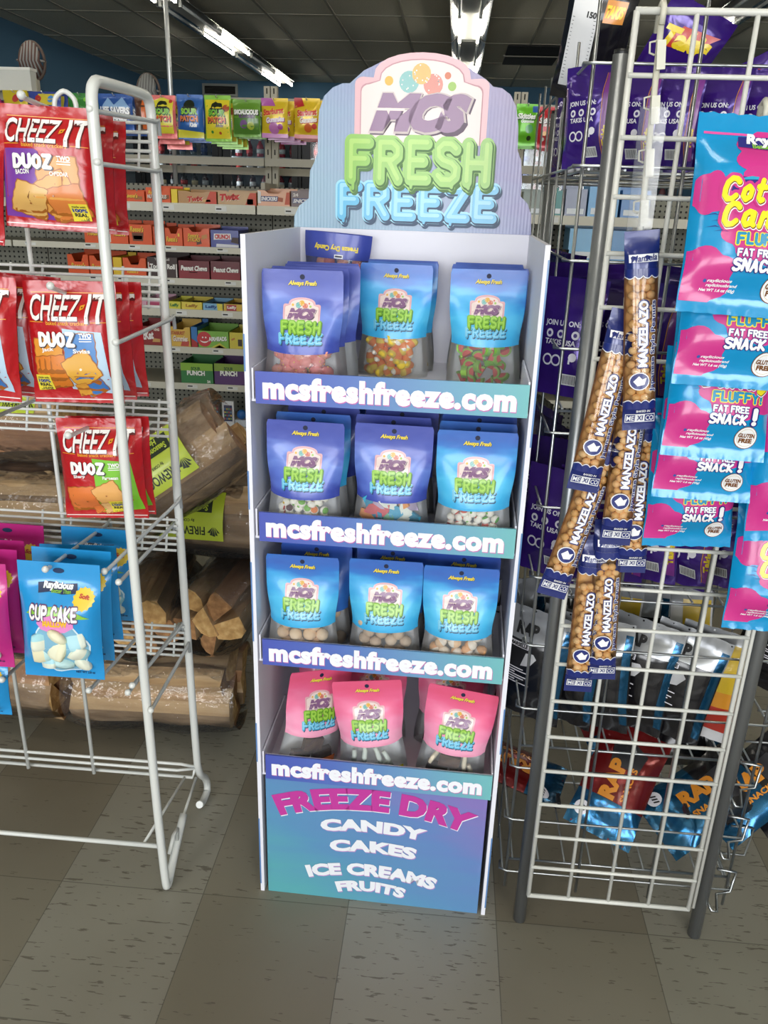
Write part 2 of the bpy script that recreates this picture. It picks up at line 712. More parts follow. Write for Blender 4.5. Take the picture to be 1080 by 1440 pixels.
def floor_material():
    m, b = new_mat('vinyl_floor_tiles', 0.42, 0, 0.0)
    n, l = nodes(m)
    T = 0.3048
    tc = n.new('ShaderNodeTexCoord')
    sp = n.new('ShaderNodeSeparateXYZ')
    l.new(tc.outputs['Object'], sp.inputs[0])
    tx = math_node(m, 'DIVIDE', sp.outputs[0], T)
    ty = math_node(m, 'DIVIDE', sp.outputs[1], T)
    ix, iy = math_node(m, 'FLOOR', tx), math_node(m, 'FLOOR', ty)
    cid = n.new('ShaderNodeCombineXYZ')
    l.new(ix, cid.inputs[0])
    l.new(iy, cid.inputs[1])
    wn = n.new('ShaderNodeTexWhiteNoise')
    wn.noise_dimensions = '2D'
    l.new(cid.outputs[0], wn.inputs[0])
    par = math_node(m, 'ABSOLUTE', math_node(m, 'MODULO', ix, 2.0))
    tone = math_node(m, 'ADD', math_node(m, 'MULTIPLY_ADD', par, .55, .1), math_node(m, 'MULTIPLY', wn.outputs['Value'], .3))
    base = ramp(m, tone, [(0.0, '7c7464'), (0.3, '858070'), (0.7, '918f82'), (1.0, '9a978c')])
    # streaky flecks that run along x
    mp = n.new('ShaderNodeMapping')
    mp.inputs['Scale'].default_value = (17, 95, 1)
    l.new(tc.outputs['Object'], mp.inputs[0])
    ofs = n.new('ShaderNodeVectorMath')
    ofs.operation = 'ADD'
    l.new(mp.outputs[0], ofs.inputs[0])
    sc = n.new('ShaderNodeVectorMath')
    sc.operation = 'SCALE'
    l.new(wn.outputs['Color'], sc.inputs[0])
    sc.inputs['Scale'].default_value = 30
    l.new(sc.outputs[0], ofs.inputs[1])
    n1 = n.new('ShaderNodeTexNoise')
    n1.inputs['Scale'].default_value = 1.6
    n1.inputs['Detail'].default_value = 3
    l.new(ofs.outputs[0], n1.inputs[0])
    amount = math_node(m, 'MULTIPLY_ADD', tone, -0.085, 0.705)
    fleck = math_node(m, 'MULTIPLY', math_node(m, 'GREATER_THAN', n1.outputs[0], amount), 0.7)
    n2 = n.new('ShaderNodeTexNoise')
    n2.inputs['Scale'].default_value = 1.1
    n2.inputs['Detail'].default_value = 4
    l.new(tc.outputs['Object'], n2.inputs[0])
    grime = ramp(m, n2.outputs[0], [(0.3, 'ffffff'), (0.75, 'cfcac0')])
    mulc = n.new('ShaderNodeMix')
    mulc.data_type = 'RGBA'
    mulc.blend_type = 'MULTIPLY'
    mulc.inputs[0].default_value = 1
    l.new(base, mulc.inputs[6])
    l.new(grime, mulc.inputs[7])
    mixf = n.new('ShaderNodeMix')
    mixf.data_type = 'RGBA'
    l.new(fleck, mixf.inputs[0])
    l.new(mulc.outputs[2], mixf.inputs[6])
    mixf.inputs[7].default_value = lin('4e4539')
    # joints
    def edge(t):
        f = math_node(m, 'FRACT', t)
        d = math_node(m, 'MINIMUM', f, math_node(m, 'SUBTRACT', 1.0, f))
        return math_node(m, 'LESS_THAN', d, 0.0032)
    j = math_node(m, 'MAXIMUM', edge(tx), edge(ty))
    mj = n.new('ShaderNodeMix')
    mj.data_type = 'RGBA'
    l.new(math_node(m, 'MULTIPLY', j, 0.6), mj.inputs[0])
    l.new(mixf.outputs[2], mj.inputs[6])
    mj.inputs[7].default_value = lin('37342c')
    l.new(mj.outputs[2], b.inputs['Base Color'])
    n3 = n.new('ShaderNodeTexNoise')
    n3.inputs['Scale'].default_value = 7
    n3.inputs['Detail'].default_value = 3
    l.new(tc.outputs['Object'], n3.inputs[0])
    l.new(math_node(m, 'MULTIPLY_ADD', n3.outputs[0], 0.3, 0.38), b.inputs['Roughness'])
    return m


M_FLOOR = floor_material()
M_WALL = mat('3f647d', 0.85, name='blue_wall_paint')
M_CEIL = speckle_mat('ceiling_tile', 'd9d4be', 'cec9b4', 90, 0.5, 0.95)
struct(MB().bx(XL - .1, XR + .1, YF - .1, YB + .1, -0.1, 0, M_FLOOR).build('floor'))
struct(MB().bx(XL - .1, XR + .1, YF - .1, YB + .1, CEIL, CEIL + .1, M_CEIL).build('ceiling'))
g = MB()
M_TBAR = mat('a19d8e', 0.7, name='ceiling_bar')
x = -0.731 - 0.61 * 5
while x < XR:
    if x > XL:
        g.bx(x - .012, x + .012, YF, YB, CEIL - .006, CEIL, M_TBAR)
    x += 0.61
y = 8.19 - 1.22 * 9
while y < YB:
    if y > YF:
        g.bx(XL, XR, y - .012, y + .012, CEIL - .005, CEIL, M_TBAR)
    y += 1.22
struct(g.build('trim_1'))
struct(MB().bx(XL - .1, XR + .1, YB, YB + .1, 0, CEIL, M_WALL).build('wall_back'))
struct(MB().bx(XL - .1, XL, YF, YB, 0, CEIL, M_WALL).build('wall_left'))
struct(MB().bx(XR, XR + .1, YF, YB, 0, CEIL, M_WALL).build('wall_right'))
g = MB()
g.bx(XL, XR, YF - .1, YF, 0, 0.55, M_WALL).bx(XL, XR, YF - .1, YF, 2.72, CEIL, M_WALL)
edges = [XL] + [v for wx in WIN_X for v in (wx - 1.0, wx + 1.0)] + [XR]
for i in range(0, len(edges), 2):
    g.bx(edges[i], edges[i + 1], YF - .1, YF, 0.55, 2.72, M_WALL)
struct(g.build('wall_front'))
M_GLASS = film_mat('window_glass', 0.97, (1, 1, 1), 0.02)
for k, wx in enumerate(WIN_X):
    g = MB()
    for q in (wx - .98, wx + .98):
        g.bx(q - .02, q + .02, YF - .08, YF - .02, 0.55, 2.72, mat('9aa0a3', 0.4, 0.8))
    for q in (0.57, 2.70):
        g.bx(wx - .96, wx + .96, YF - .08, YF - .02, q - .02, q + .02, mat('9aa0a3', 0.4, 0.8))
    wo = struct(g.build('window_%d' % (k + 1)))
    MB().bx(wx - .96, wx + .96, YF - .055, YF - .05, 0.59, 2.68, M_GLASS).build('window_pane', wo)

# ---------------------------------------------------------------- fluorescent lights on the ceiling
M_TUBE = mat('fff8ec', 0.4, emit=TUBE_POWER, name='lit_fluorescent_tube')
M_REFL = new_mat('mirror_reflector', 0.22, 1.0)[0]
M_REFL.node_tree.nodes['Principled BSDF'].inputs['Base Color'].default_value = (0.42, 0.43, 0.42, 1)
M_ENAM = mat('c9cac2', 0.4, name='white_enamel')


def make_light():
    t = thing('fluorescent_light', '', 'ceiling light')
    L = 2.42
    h = MB().bx(-.07, .07, 0, L, -.05, 0, M_ENAM)
    h.build('housing', t)
    r = MB()
    for s in (-1, 1):
        a, b_ = (s * .07, -.012), (s * .165, -.062)
        r.add([(a[0], 0, a[1]), (b_[0], 0, b_[1]), (b_[0], L, b_[1]), (a[0], L, a[1]), (a[0], 0, a[1] + .004), (b_[0], 0, b_[1] + .004), (b_[0], L, b_[1] + .004), (a[0], L, a[1] + .004)],
              [(0, 1, 2, 3), (7, 6, 5, 4), (0, 4, 5, 1), (3, 2, 6, 7), (1, 5, 6, 2)], M_REFL)
    r.build('reflector', t)
    for s in (-1, 1):
        for k in range(2):
            MB().tube([(s * .085, .04 + k * 1.2, -.075), (s * .085, 1.2 + k * 1.2 - .04, -.075)], .0125, M_TUBE, 10).build('tube', t)
            c = MB().bx(s * .085 - .012, s * .085 + .012, k * 1.2 + .01, k * 1.2 + .04, -.09, -.04, M_ENAM)
            c.bx(s * .085 - .012, s * .085 + .012, k * 1.2 + 1.16, k * 1.2 + 1.19, -.09, -.04, M_ENAM).build('socket', t)
    return t


light0 = make_light()
first = True
for rowname, lx, ylast, k in (('above the left shelves', -1.99, 11.2, 6), ('straight above the printed header', 0.47, 10.25, 6), ('at the top right corner', 2.55, 10.3, 6)):
    for i in range(k):
        y0 = ylast - 2.48 * (i + 1)
        if y0 < YF:
            continue
        nm = ('farthest', 'second farthest', 'middle', 'second nearest', 'nearest', 'rear')[i]
        lab = '%s fluorescent fixture of the ceiling row %s' % (nm, rowname)
        o = light0 if first else dup(light0, lab)
        o['label'] = lab
        o['group'] = 'fluorescent ceiling fixtures'
        o.location = (lx, y0, CEIL - .006)
        if i == 0 and lx < 0:
            # the near tubes of this fixture are burnt out
            for c in o.children:
                if c.name.startswith('tube') and sum(v.co.y for v in c.data.vertices) / len(c.data.vertices) < 1.2:
                    c.material_slots[0].link = 'OBJECT'
                    c.material_slots[0].material = mat('d8dcd8', .3, name='unlit_tube')
                    c['label'] = 'unlit tube'
        first = False

# missing ceiling tile, wall vent, power pole
M_DARK = mat('14140f', 0.8, name='dark_void')
d0 = Vector(at(704, 104, 9.6))
vt = thing('ceiling_tile_hole', 'black panel for a missing tile in the ceiling right of the middle light row', 'vent', (0.86, 8.2, CEIL - .006))
MB().bx(0.02, .59, 0.02, 1.2, -.012, 0, M_DARK).build('dark_panel', vt)  # flat black panel stands for the dark inside the open tile hole
MB().bx(0, .61, .58, .62, -.02, -.004, M_TBAR).build('divider', vt)
p0, p1 = at(284, 117, YB - .04), at(334, 136, YB - .04)
wv = thing('wall_vent', 'dark louvred vent with pale frame high on the blue back wall', 'vent', (p0.x, YB - .001, p1.z))
W, H = p1.x - p0.x, p0.z - p1.z
g = MB()
for a in ((0, .03, 0, H), (W - .03, W, 0, H), (.03, W - .03, 0, .03), (.03, W - .03, H - .03, H)):
    g.bx(a[0], a[1], -.04, 0, a[2], a[3], mat('8c8f88', .6))
g.build('frame', wv)
g = MB().bx(.03, W - .03, -.012, 0, .03, H - .03, M_DARK)
for i in range(5):
    g.box((W / 2, -.02, .05 + i * (H - .1) / 4), (W - .06, .02, .004), mat('3a3a35', .6), Matrix.Rotation(.6, 3, 'X'))
g.build('louvres', wv)
pp = at(240, 130, 3.2)
tag(MB().tube([(pp.x, 3.2, 1.0), (pp.x, 3.2, CEIL - .006)], .012, mat('c7c9c6', .35, .6), 10).build('power_pole'), 'thin pale metal pole from the ceiling down to the candy shelves', 'pole')

# ---------------------------------------------------------------- drink coolers along the back
M_BLK = mat('16171a', .35, name='black_cooler_frame')
M_BOTTLE = [mat(h, .15, coat=.5) for h in ('3a0d10', '7d1216', '20335f', '1a1012', '8c2a18', '2c2320', '5d6d78', 'a32430')]
M_CAPS = [mat(h, .4) for h in ('d8b21e', 'b01c1c', 'e8e8e4', '1c1c1c')]
M_LABEL = [mat(h, .5) for h in ('c7c9cc', 'b22222', '23407c', 'd9c9a0')]
CY = 7.5
M_COOLGLASS = film_mat('cooler_glass', 0.99, (.95, .97, .97), 0.05)


COOL_Z = tuple(at(300, v, CY + .12).z for v in (265, 241, 219))


def make_cooler():
    t = thing('drink_cooler', '', 'cooler')
    W, H = .8, 2.2
    g = MB().bx(0, W, .72, .76, 0, H, mat('6e7376', .5)).bx(0, .03, 0, .72, 0, H, M_BLK).bx(W - .03, W, 0, .72, 0, H, M_BLK)
    g.bx(.03, W - .03, 0, .72, 0, .18, M_BLK).bx(.03, W - .03, 0, .72, H - .1, H, M_BLK)
    g.build('cabinet', t)
    d = MB()
    for a, b_ in ((.03, .09), (W - .09, W - .03)):
        d.bx(a, b_, -.04, 0, .18, H - .1, M_BLK)
    for a, b_ in ((.18, .26), (H - .18, H - .1)):
        d.bx(.09, W - .09, -.04, 0, a, b_, M_BLK)
    dd = d.build('door', t)
    MB().bx(.09, W - .09, -.022, -.018, .26, H - .18, M_COOLGLASS).build('glass', dd)
    MB().tube([(W - .06, -.06, .9), (W - .06, -.06, 1.3)], .012, mat('b9bcbc', .3, .9)).build('handle', dd)
    for z in (.55, .88, 1.2) + COOL_Z:
        MB().bx(.03, W - .03, .08, .7, z - .02, z, mat('8a8f92', .4, .5)).build('shelf', t)
    MB().bx(.035, .055, .02, .04, .3, H - .2, mat('f4fbff', .4, emit=18.0)).build('lamp', t)
    return t


cool0 = make_cooler()
xs = [at(205, 240, CY).x + .81 * k for k in (-2, -1, 0, 1, 2)] + [at(722, 240, CY).x + .81 * k for k in (0, 1)]
cool_names = ['far left', 'second from left', 'behind the peach candy bags', 'behind the green candy bags', 'left of the printed header', 'right of the printed header', 'behind the wire stand']
NTH = ('first', 'second', 'third', 'fourth', 'fifth', 'sixth', 'seventh')
for k, x in enumerate(xs):
    o = cool0 if k == 0 else dup(cool0)
    o['label'] = 'black glass door drink cooler at the back, ' + cool_names[k]
    o['group'] = 'drink coolers along the back wall'
    o.location = (x, CY, 0)


def make_bottle(h, r, body, cap, label):
    g = MB()
    g.lathe([(r * .92, 0), (r, .01), (r, h * .55), (r * .86, h * .66), (r * .42, h * .84), (r * .36, h * .92)], body, 12)
    g.lathe([(r * .42, h * .92), (r * .44, h)], cap, 10)
    g.lathe([(r * 1.015, h * .2), (r * 1.015, h * .46)], label, 12)
    o = g.build('bottle')
    return o


bots = []
spec = [(.165, .034, 0, 1, 0), (.165, .034, 1, 2, 1), (.16, .036, 2, 2, 2), (.168, .05, 1, 0, 0), (.155, .034, 3, 1, 3), (.165, .036, 4, 3, 0), (.16, .036, 5, 1, 1), (.165, .034, 6, 2, 2), (.165, .036, 7, 2, 0)]
protos = [make_bottle(h, r, M_BOTTLE[a], M_CAPS[c], M_LABEL[l]) for h, r, a, c, l in spec]
bcol = ['dark cola', 'red', 'blue', 'wide red', 'brown', 'rusty orange', 'black cola', 'clear', 'crimson']
used = set()
for ci, x in enumerate(xs):
    if ci < 2:
        continue
    for si, (z, lo) in enumerate(zip(COOL_Z, ('lower', 'middle', 'upper'))):
        picks = {(2, 0): [4, 0, 6, 4, 0, 5], (2, 1): [8, 1, 5, 1, 8, 1], (2, 2): [1, 0, 7, 7, 2, 2], (3, 0): [0, 0, 3, 3, 3], (3, 1): [1, 0, 8, 0, 1, 0], (3, 2): [8, 1, 8, 1, 8, 1],
                 (4, 0): [8, 8, 2, 1, 2], (4, 1): [1, 0, 2, 0, 8], (4, 2): [1, 2, 7, 2, 8]}.get((ci, si), [7, 5, 7, 4, 7, 5])
        n = len(picks)
        for j, pk in enumerate(picks):
            o = protos[pk] if pk not in used else protos[pk].copy()
            if pk in used:
                COL.objects.link(o)
            used.add(pk)
            o.location = (x + .13 + j * (.56 / (n - 1)), CY + .14, z)
            tag(o, '%s bottle, %s from left, %s shelf of cooler %s' % (bcol[pk], NTH[j], lo, cool_names[ci]), 'bottle', 'bottles in the drink coolers')
for i, o in enumerate(protos):
    if i not in used:
        bpy.data.objects.remove(o)

# ---------------------------------------------------------------- candy shelving (gondola) along x
YG = 2.75
M_SHELF = mat('aaa491', .5, name='cream_shelf_enamel')
M_RAIL = mat('d6d2c0', .45, name='cream_price_rail')


def peg_material():
    m, b = new_mat('pegboard', .7)
    n, l = nodes(m)
    tc = n.new('ShaderNodeTexCoord')
    sp = n.new('ShaderNodeSeparateXYZ')
    l.new(tc.outputs['Object'], sp.inputs[0])
    def d(o):
        f = math_node(m, 'SUBTRACT', math_node(m, 'FRACT', math_node(m, 'DIVIDE', o, .0254)), .5)
        return math_node(m, 'MULTIPLY', f, f)
    r2 = math_node(m, 'ADD', d(sp.outputs[0]), d(sp.outputs[2]))
    l.new(ramp(m, math_node(m, 'LESS_THAN', r2, .045), [(0, '8f8e80'), (1, '1d1c18')]), b.inputs['Base Color'])
    return m


M_PEG = peg_material()
RAILS = [(290.5, 303), (348, 357.5), (393.5, 403.7), (437, 448.5), (490, 500), (541, 551), (600, 610)]
XJ = at(361, 300, YG).x
rz = []
for k, (a, b_) in enumerate(RAILS):
    # rails are level: read their height at the right edge that the photo shows
    px = 430 if k == 0 else 330
    rz.append((at(px, a + 2, YG).z, at(px, b_ + (0 if k else 1), YG).z))
ZTOP = at(300, 261, YG + .38).z
M_TAGS = mat('e6e6e0', .6)
M_INK = mat('2a2a2a', .6)


def make_bay():
    t = thing('shelf_bay', '', 'store shelf')
    W = 1.215
    MB().bx(0, W, .36, .40, 0, ZTOP, M_PEG).build('pegboard_back', t)
    MB().bx(0, W, .0, .36, 0, .1, mat('3a3934', .6)).build('base', t)
    for x in (0.0, W - .03):
        g = MB().bx(x, x + .03, .365, .40, 0, at(389, 122, YG + .38).z, M_SHELF)
        for i in range(29):
            g.bx(x + .012, x + .018, .364, .366, .3 + i * .055, .3 + i * .055 + .025, M_DARK)
        g.build('upright', t)
    for k, (zt, zb) in enumerate(rz):
        sh = MB().bx(0.002, W - .002, .008, .36, zt - .02, zt, M_SHELF).build('shelf', t)
        g = MB().bx(0.002, W - .002, 0, .008, zb, zt + .004, M_RAIL)
        q = random.Random(k)
        for i in range(5):
            x = .1 + i * .23 + q.uniform(-.05, .05)
            g.bx(x, x + .055, -.0012, 0, zb + .008, zt - .004, M_TAGS)
            g.bx(x + .005, x + .03, -.0018, -.0012, zb + .016, zb + .022, M_INK)
        g.build('price_rail', sh)
    for z, y in ((at(300, 226, YG + .2).z, .2), (at(330, 240, YG + .55).z, .55), (at(300, 142, YG + .3).z, .3)):
        MB().bx(0, W, y, y + .02, z - .018, z + .018, M_SHELF).build('crossbar', t)
    MB().bx(0, .02, .1, .57, 1.40, 1.43, M_SHELF).build('side_arm', t)
    return t


bay0 = make_bay()
for k, (dx, lab) in enumerate(((-1.22, 'behind the red cracker bags'), (0, 'behind the printed header'), (-2.44, 'at the far left edge'), (1.22, 'behind the tall wire stand'))):
    o = bay0 if k == 0 else dup(bay0)
    o['label'] = 'cream metal candy shelf bay with price rails, ' + lab
    o['group'] = 'candy shelf bays'
    o.location = (XJ + dx, YG, 0)

# boxes of candy bars on those shelves
M_CHOC = speckle_mat('chocolate_bars', '2a1712', '5a2c1a', 60, .5, .5)


def candy_box(row, px0, px1, pyt, h, cat_label, texts=(), zones=(), notch=0.0, inner=None, back=1.15, balloon=False):
    zt = rz[row][0]
    pyc = pyt + 14
    x0, x1 = at(px0, pyc, YG + .012).x + .002, at(px1, pyc, YG + .012).x - .002
    z1 = at((px0 + px1) / 2, pyt, YG + .012).z - zt
    W, D = x1 - x0, .2
    body = mat(h, .45, coat=.25)
    dark = mat('2a2622', .8)
    g = MB()
    if notch:
        o = [(0, 0), (W, 0), (W, z1), (W * .78, z1), (W * .66, z1 * (1 - notch)), (W * .34, z1 * (1 - notch)), (W * .22, z1), (0, z1)]
    else:
        o = [(0, 0), (W, 0), (W, z1), (0, z1)]
    g.prism(o, 0, .004, body)
    g.bx(0, .003, .004, D, 0, z1, body).bx(W - .003, W, .004, D, 0, z1, body)
    g.bx(0, W, D, D + .003, 0, z1 * back, body).bx(.003, W - .003, .004, D, 0, .004, dark)
    g.bx(.006, W - .006, .008, D - .004, .004, z1 * .62, inner or M_CHOC)
    s = flat(0)
    for z in zones:
        shape(g, mat(z[0], .45), s, [(a * W, b * z1) for a, b in z[1]], .0006)
    if balloon:
        disc(g, mat('c8262c', .4, coat=.3), s, W * .2, z1 * .52, z1 * .44, .0008, 20)
        wh = mat('f4f0ea', .5)
        for a in (-.3, .3):
            disc(g, wh, s, W * .2 + a * z1 * .3, z1 * .62, z1 * .05, .0011, 8)
        shape(g, wh, s, [(W * .2 + z1 * .26 * math.cos(PI + PI * i / 8), z1 * .5 + z1 * .2 * math.sin(PI + PI * i / 8)) for i in range(9)] + [(W * .2 + z1 * .26 * math.cos(-PI * i / 8), z1 * .5 + z1 * .12 * math.sin(-PI * i / 8)) for i in range(9)], .0011)
    for e in texts:
        st, col, cx, cz, tw, th = e[:6]
        kw = e[6] if len(e) > 6 else {}
        if len(col) > 6:
            txt(g, st, mat(col[7:], .5), s, cx * W + .0015, cz * z1 - .002, tw * W, th * z1, eps=.0009, **kw)
            col = col[:6]
        txt(g, st, mat(col, .5), s, cx * W, cz * z1, tw * W, th * z1, eps=.0013, **kw)
    ob = g.build('candy_box', loc=(x0, YG + .012, zt + .0005))
    tag(ob, cat_label, 'candy box', 'candy boxes on the shelves')
    return ob


OR = 'e2581c'
YEL = 'f2c53a'
sl = {'shear': .25}
fat = {'weight': .05}
rs = {'weight': .03, 'shear': .25}
candy_box(0, 140, 171, 268, OR, 'orange peanut butter candy box, leftmost on the top shelf', [("Reese's", YEL + '_5a2a10', .5, .55, .7, .4, rs)])
candy_box(0, 172, 204, 269, OR, 'orange candy box showing round cups, second from left on the top shelf', [("Reese's", YEL + '_5a2a10', .4, .6, .6, .4, rs)], [('a8672c', [(.55, .25), (.9, .25), (.9, .55), (.55, .55)])])
candy_box(0, 205, 240, 264, OR, 'orange candy box with dark lettering beside a yellow strip', [('NUTRAGEOUS', 'f5efe0_3a1a10', .45, .42, .8, .26, rs), ("Reese's", YEL, .35, .7, .5, .24, rs)], [('8a4a1c', [(.66, .2), (.97, .3), (.95, .55), (.7, .5)])], notch=.25)
candy_box(0, 240.5, 250, 266, 'f0cf1f', 'narrow yellow candy box between the orange and tan boxes', ())
candy_box(0, 250.5, 305, 269, 'b98a54', 'tan candy box with red slanted lettering, left of its golden twin', [('Twix', 'c23127_f1dfc0', .45, .42, .42, .42, {'weight': .06, 'shear': .2, 'rot': .1})], [('cf4a2f', [(.68, 0), (1, 0), (1, 1), (.84, 1)]), ('d9a765', [(.62, .2), (.84, .2), (.84, .38), (.62, .38)])], notch=.1)
candy_box(0, 306, 361, 270, 'b38439', 'golden brown candy box with big red slanted lettering', [('Twix', 'c92a23_f6e3c4', .32, .62, .54, .5, {'weight': .07, 'shear': .2, 'rot': .08})], [('cb4a2a', [(.7, 0), (1, 0), (1, .95), (.84, .95)]), ('a5662d', [(.76, .1), (.92, .1), (.92, .5), (.76, .5)])])
candy_box(0, 362, 408, 268, 'd79a70', 'pale peach candy box with blue outlined lettering and notched front', [('SNICKERS', 'f4f0f0_24356f', .36, .48, .52, .24, {'weight': .05, 'shear': .25})], [('24356f', [(.08, .32), (.62, .32), (.64, .64), (.1, .64)]), ('e4e0da', [(0, .2), (.1, .2), (.1, .9), (0, .98)]), ('a9532c', [(.62, .35), (.78, .3), (.8, .55), (.64, .6)]), ('c0502e', [(.84, .15), (1, .15), (1, .9), (.9, .9)])], notch=.2)
candy_box(0, 409, 447, 269, '4f2f26', 'dark brown candy box partly hidden by the printed header', [('SNICKERS', 'f4f0f0', .5, .4, .86, .24, {'weight': .05, 'shear': .25}), ('24', 'e8e0d8', .17, .76, .2, .2, fat)], [('24356f', [(.05, .26), (.97, .26), (.98, .56), (.06, .56)])])
candy_box(1, 118, 150, 314, OR, 'orange candy box left on the second shelf beside the red bag', [("Reese's", YEL + '_5a2a10', .5, .6, .7, .4, rs)])
candy_box(1, 151, 180, 315, OR, 'orange candy box, second on the second shelf, with pale stripe', [("Reese's", YEL + '_5a2a10', .6, .6, .6, .4, rs)], [('efe6d8', [(.06, .1), (.14, .1), (.14, .8), (.06, .8)])])
candy_box(1, 181, 214, 316, OR, 'tall orange candy box picturing a filled cup below yellow lettering', [("Reese's", YEL + '_5a2a10', .35, .78, .6, .28, rs)], [('6a3a1a', [(.16, .2), (.6, .2), (.64, .6), (.12, .6)]), ('b98a3c', [(.2, .28), (.56, .28), (.58, .46), (.18, .46)])])
candy_box(1, 215, 231, 319, 'd24f1a', 'narrow orange candy box right behind the white rack post', ())
candy_box(1, 232, 257, 321, OR, 'orange notched candy box with scattered yellow dots', [("Reese's", YEL + '_5a2a10', .38, .4, .66, .3, rs)], [(YEL, [(.74, .55), (.84, .55), (.84, .72), (.74, .72)])], notch=.3)
candy_box(1, 257.5, 295, 321, OR, 'orange candy box with yellow stick lettering beside the dark blue box', [('STICKS', YEL + '_3a1a10', .4, .4, .5, .22, rs), ("Reese's", YEL + '_3a1a10', .38, .62, .42, .2, rs)], [('c98b4a', [(.7, .4), (.92, .5), (.9, .7), (.7, .62)]), ('5a3018', [(.5, .12), (.7, .2), (.66, .42), (.5, .36)])], notch=.2)
candy_box(1, 296, 336, 324, '25338f', 'dark blue candy box with red lettering on white', [('CRUNCH', 'c8202a', .42, .64, .54, .26, fat)], [('efefef', [(.1, .46), (.74, .5), (.72, .82), (.12, .8)]), ('e4e4e8', [(.18, .06), (1, .06), (1, .2), (.2, .24)]), ('3a2018', [(.72, .35), (1, .25), (1, .6), (.78, .62)])])
candy_box(2, 95, 125, 358, OR, 'orange notched candy box, leftmost of the third shelf', [("Reese's", YEL + '_5a2a10', .5, .45, .7, .3, rs)], notch=.35)
candy_box(2, 126, 158, 360, OR, 'orange notched candy box, second on the third shelf', [("Reese's", YEL + '_5a2a10', .4, .45, .66, .3, rs)], notch=.25)
candy_box(2, 159, 172, 362, 'e8c021', 'narrow yellow candy box on the third shelf', [])
candy_box(2, 173, 206, 363, OR, 'orange notched candy box left of the dark roll candy box', [("Reese's", YEL, .4, .3, .5, .2, rs)], notch=.35)
candy_box(2, 207, 250, 362, '38221c', 'dark brown candy box with white roll lettering and striped ends', [('Tootsie Roll', 'f2efe8', .5, .56, .84, .24, {'weight': .05}), ('Tootsie Roll', 'b8b0a8', .5, .9, .5, .12, fat)], [('efe9e0', [(.02, .05), (.05, .05), (.05, .75), (.02, .75)]), ('a02020', [(.06, .05), (.08, .05), (.08, .75), (.06, .75)]), ('efe9e0', [(.95, .05), (.98, .05), (.98, .7), (.95, .7)])])
candy_box(2, 251, 295, 367, '6d1a22', 'maroon candy box with white slanted lettering, left one of two', [('Peanut Chews', 'f2efe8', .5, .6, .86, .28, {'weight': .05, 'shear': .15})], [('8d1f28', [(0, 0), (1, 0), (1, .42), (0, .5)]), ('d8c8c0', [(.34, .36), (.6, .36), (.6, .4), (.34, .4)])])
candy_box(2, 296, 338, 368, '651720', 'maroon candy box with white slanted lettering beside the printed display', [('Peanut Chews', 'f2efe8', .52, .56, .86, .28, {'weight': .05, 'shear': .15})], [('8d1f28', [(0, 0), (1, 0), (1, .42), (0, .5)])])
candy_box(3, 200, 231, 421, 'd8a6b8', 'flat pink and white candy box on the fourth shelf', (), [('b23a62', [(.2, .3), (.8, .3), (.8, .7), (.2, .7)])], inner=mat('4a4a3a', .7))
candy_box(3, 237, 255, 424, 'd9d23c', 'small flat yellow green candy box on the fourth shelf', [('Laffy', '3a7a3a', .5, .5, .7, .5, fat)], inner=mat('4a4a3a', .7))
candy_box(3, 255.5, 285, 425, 'e6cf46', 'flat yellow candy box with dark lettering on the fourth shelf', [('Laffy', 'b07a1c', .5, .5, .6, .5, fat)], inner=mat('4a4a3a', .7))
candy_box(3, 285.5, 314, 427, '7fb6d8', 'flat light blue candy box with yellow end', [('Laffy', '1d4f8f', .42, .5, .6, .5, fat)], [('ddd04a', [(.74, 0), (1, 0), (1, 1), (.7, 1)])], inner=mat('3a4a5a', .7))
candy_box(3, 314.5, 341, 428, 'd9b23a', 'flat yellow candy box with red middle beside the printed display', [('Laffy', 'f3e8e0', .45, .5, .5, .5, fat)], [('b2303a', [(.15, .1), (.7, .1), (.7, .9), (.15, .9)])], inner=mat('5a3a3a', .7))
candy_box(4, 190, 229, 459, '8f1f1c', 'dark red candy box with white slanted lettering on the fifth shelf', [('KitKat', 'f4f0ec', .38, .52, .6, .44, {'weight': .05, 'shear': .2, 'rot': .12}), ('KING', 'f4e8d8', .8, .85, .2, .14, fat)], [('d0a05a', [(.62, .2), (.9, .2), (.92, .36), (.66, .4)])])
candy_box(4, 239, 268, 460, 'ddb348', 'yellow candy box with a half round notch and red lettering', [('STARBURST', 'b3392a', .4, .7, .7, .18, sl), ('Gummies', 'f8f2e4_a02a20', .5, .42, .74, .28, rs)], [('c04a3a', [(.5, .05), (.9, .05), (.95, .3), (.6, .34)])], notch=.12)
candy_box(4, 268.5, 278, 460, '2a74b8', 'narrow blue over red candy box end', [], [('b02a2a', [(0, 0), (1, 0), (1, .25), (0, .45)])])
candy_box(4, 278.5, 322, 466, '7cb43a', 'green candy box with a smiling red balloon and white lettering', [('AIRHEADS', 'f8f8f0_1c3a1c', .64, .56, .6, .26, {'weight': .05, 'rot': .06})], [('c9c23a', [(.4, .02), (.95, .02), (.7, .34)]), ('e0a040', [(.5, .02), (.9, .02), (.7, .2)])], inner=mat('3a3a2a', .7), balloon=True)
candy_box(4, 322.5, 343, 468, 'd6c53a', 'small yellow candy box at the right end of the fifth shelf', [], [('3a2a1a', [(.6, .2), (.9, .2), (.9, .6), (.6, .6)]), ('c07a2a', [(.15, .5), (.4, .6), (.36, .7), (.12, .6)])])
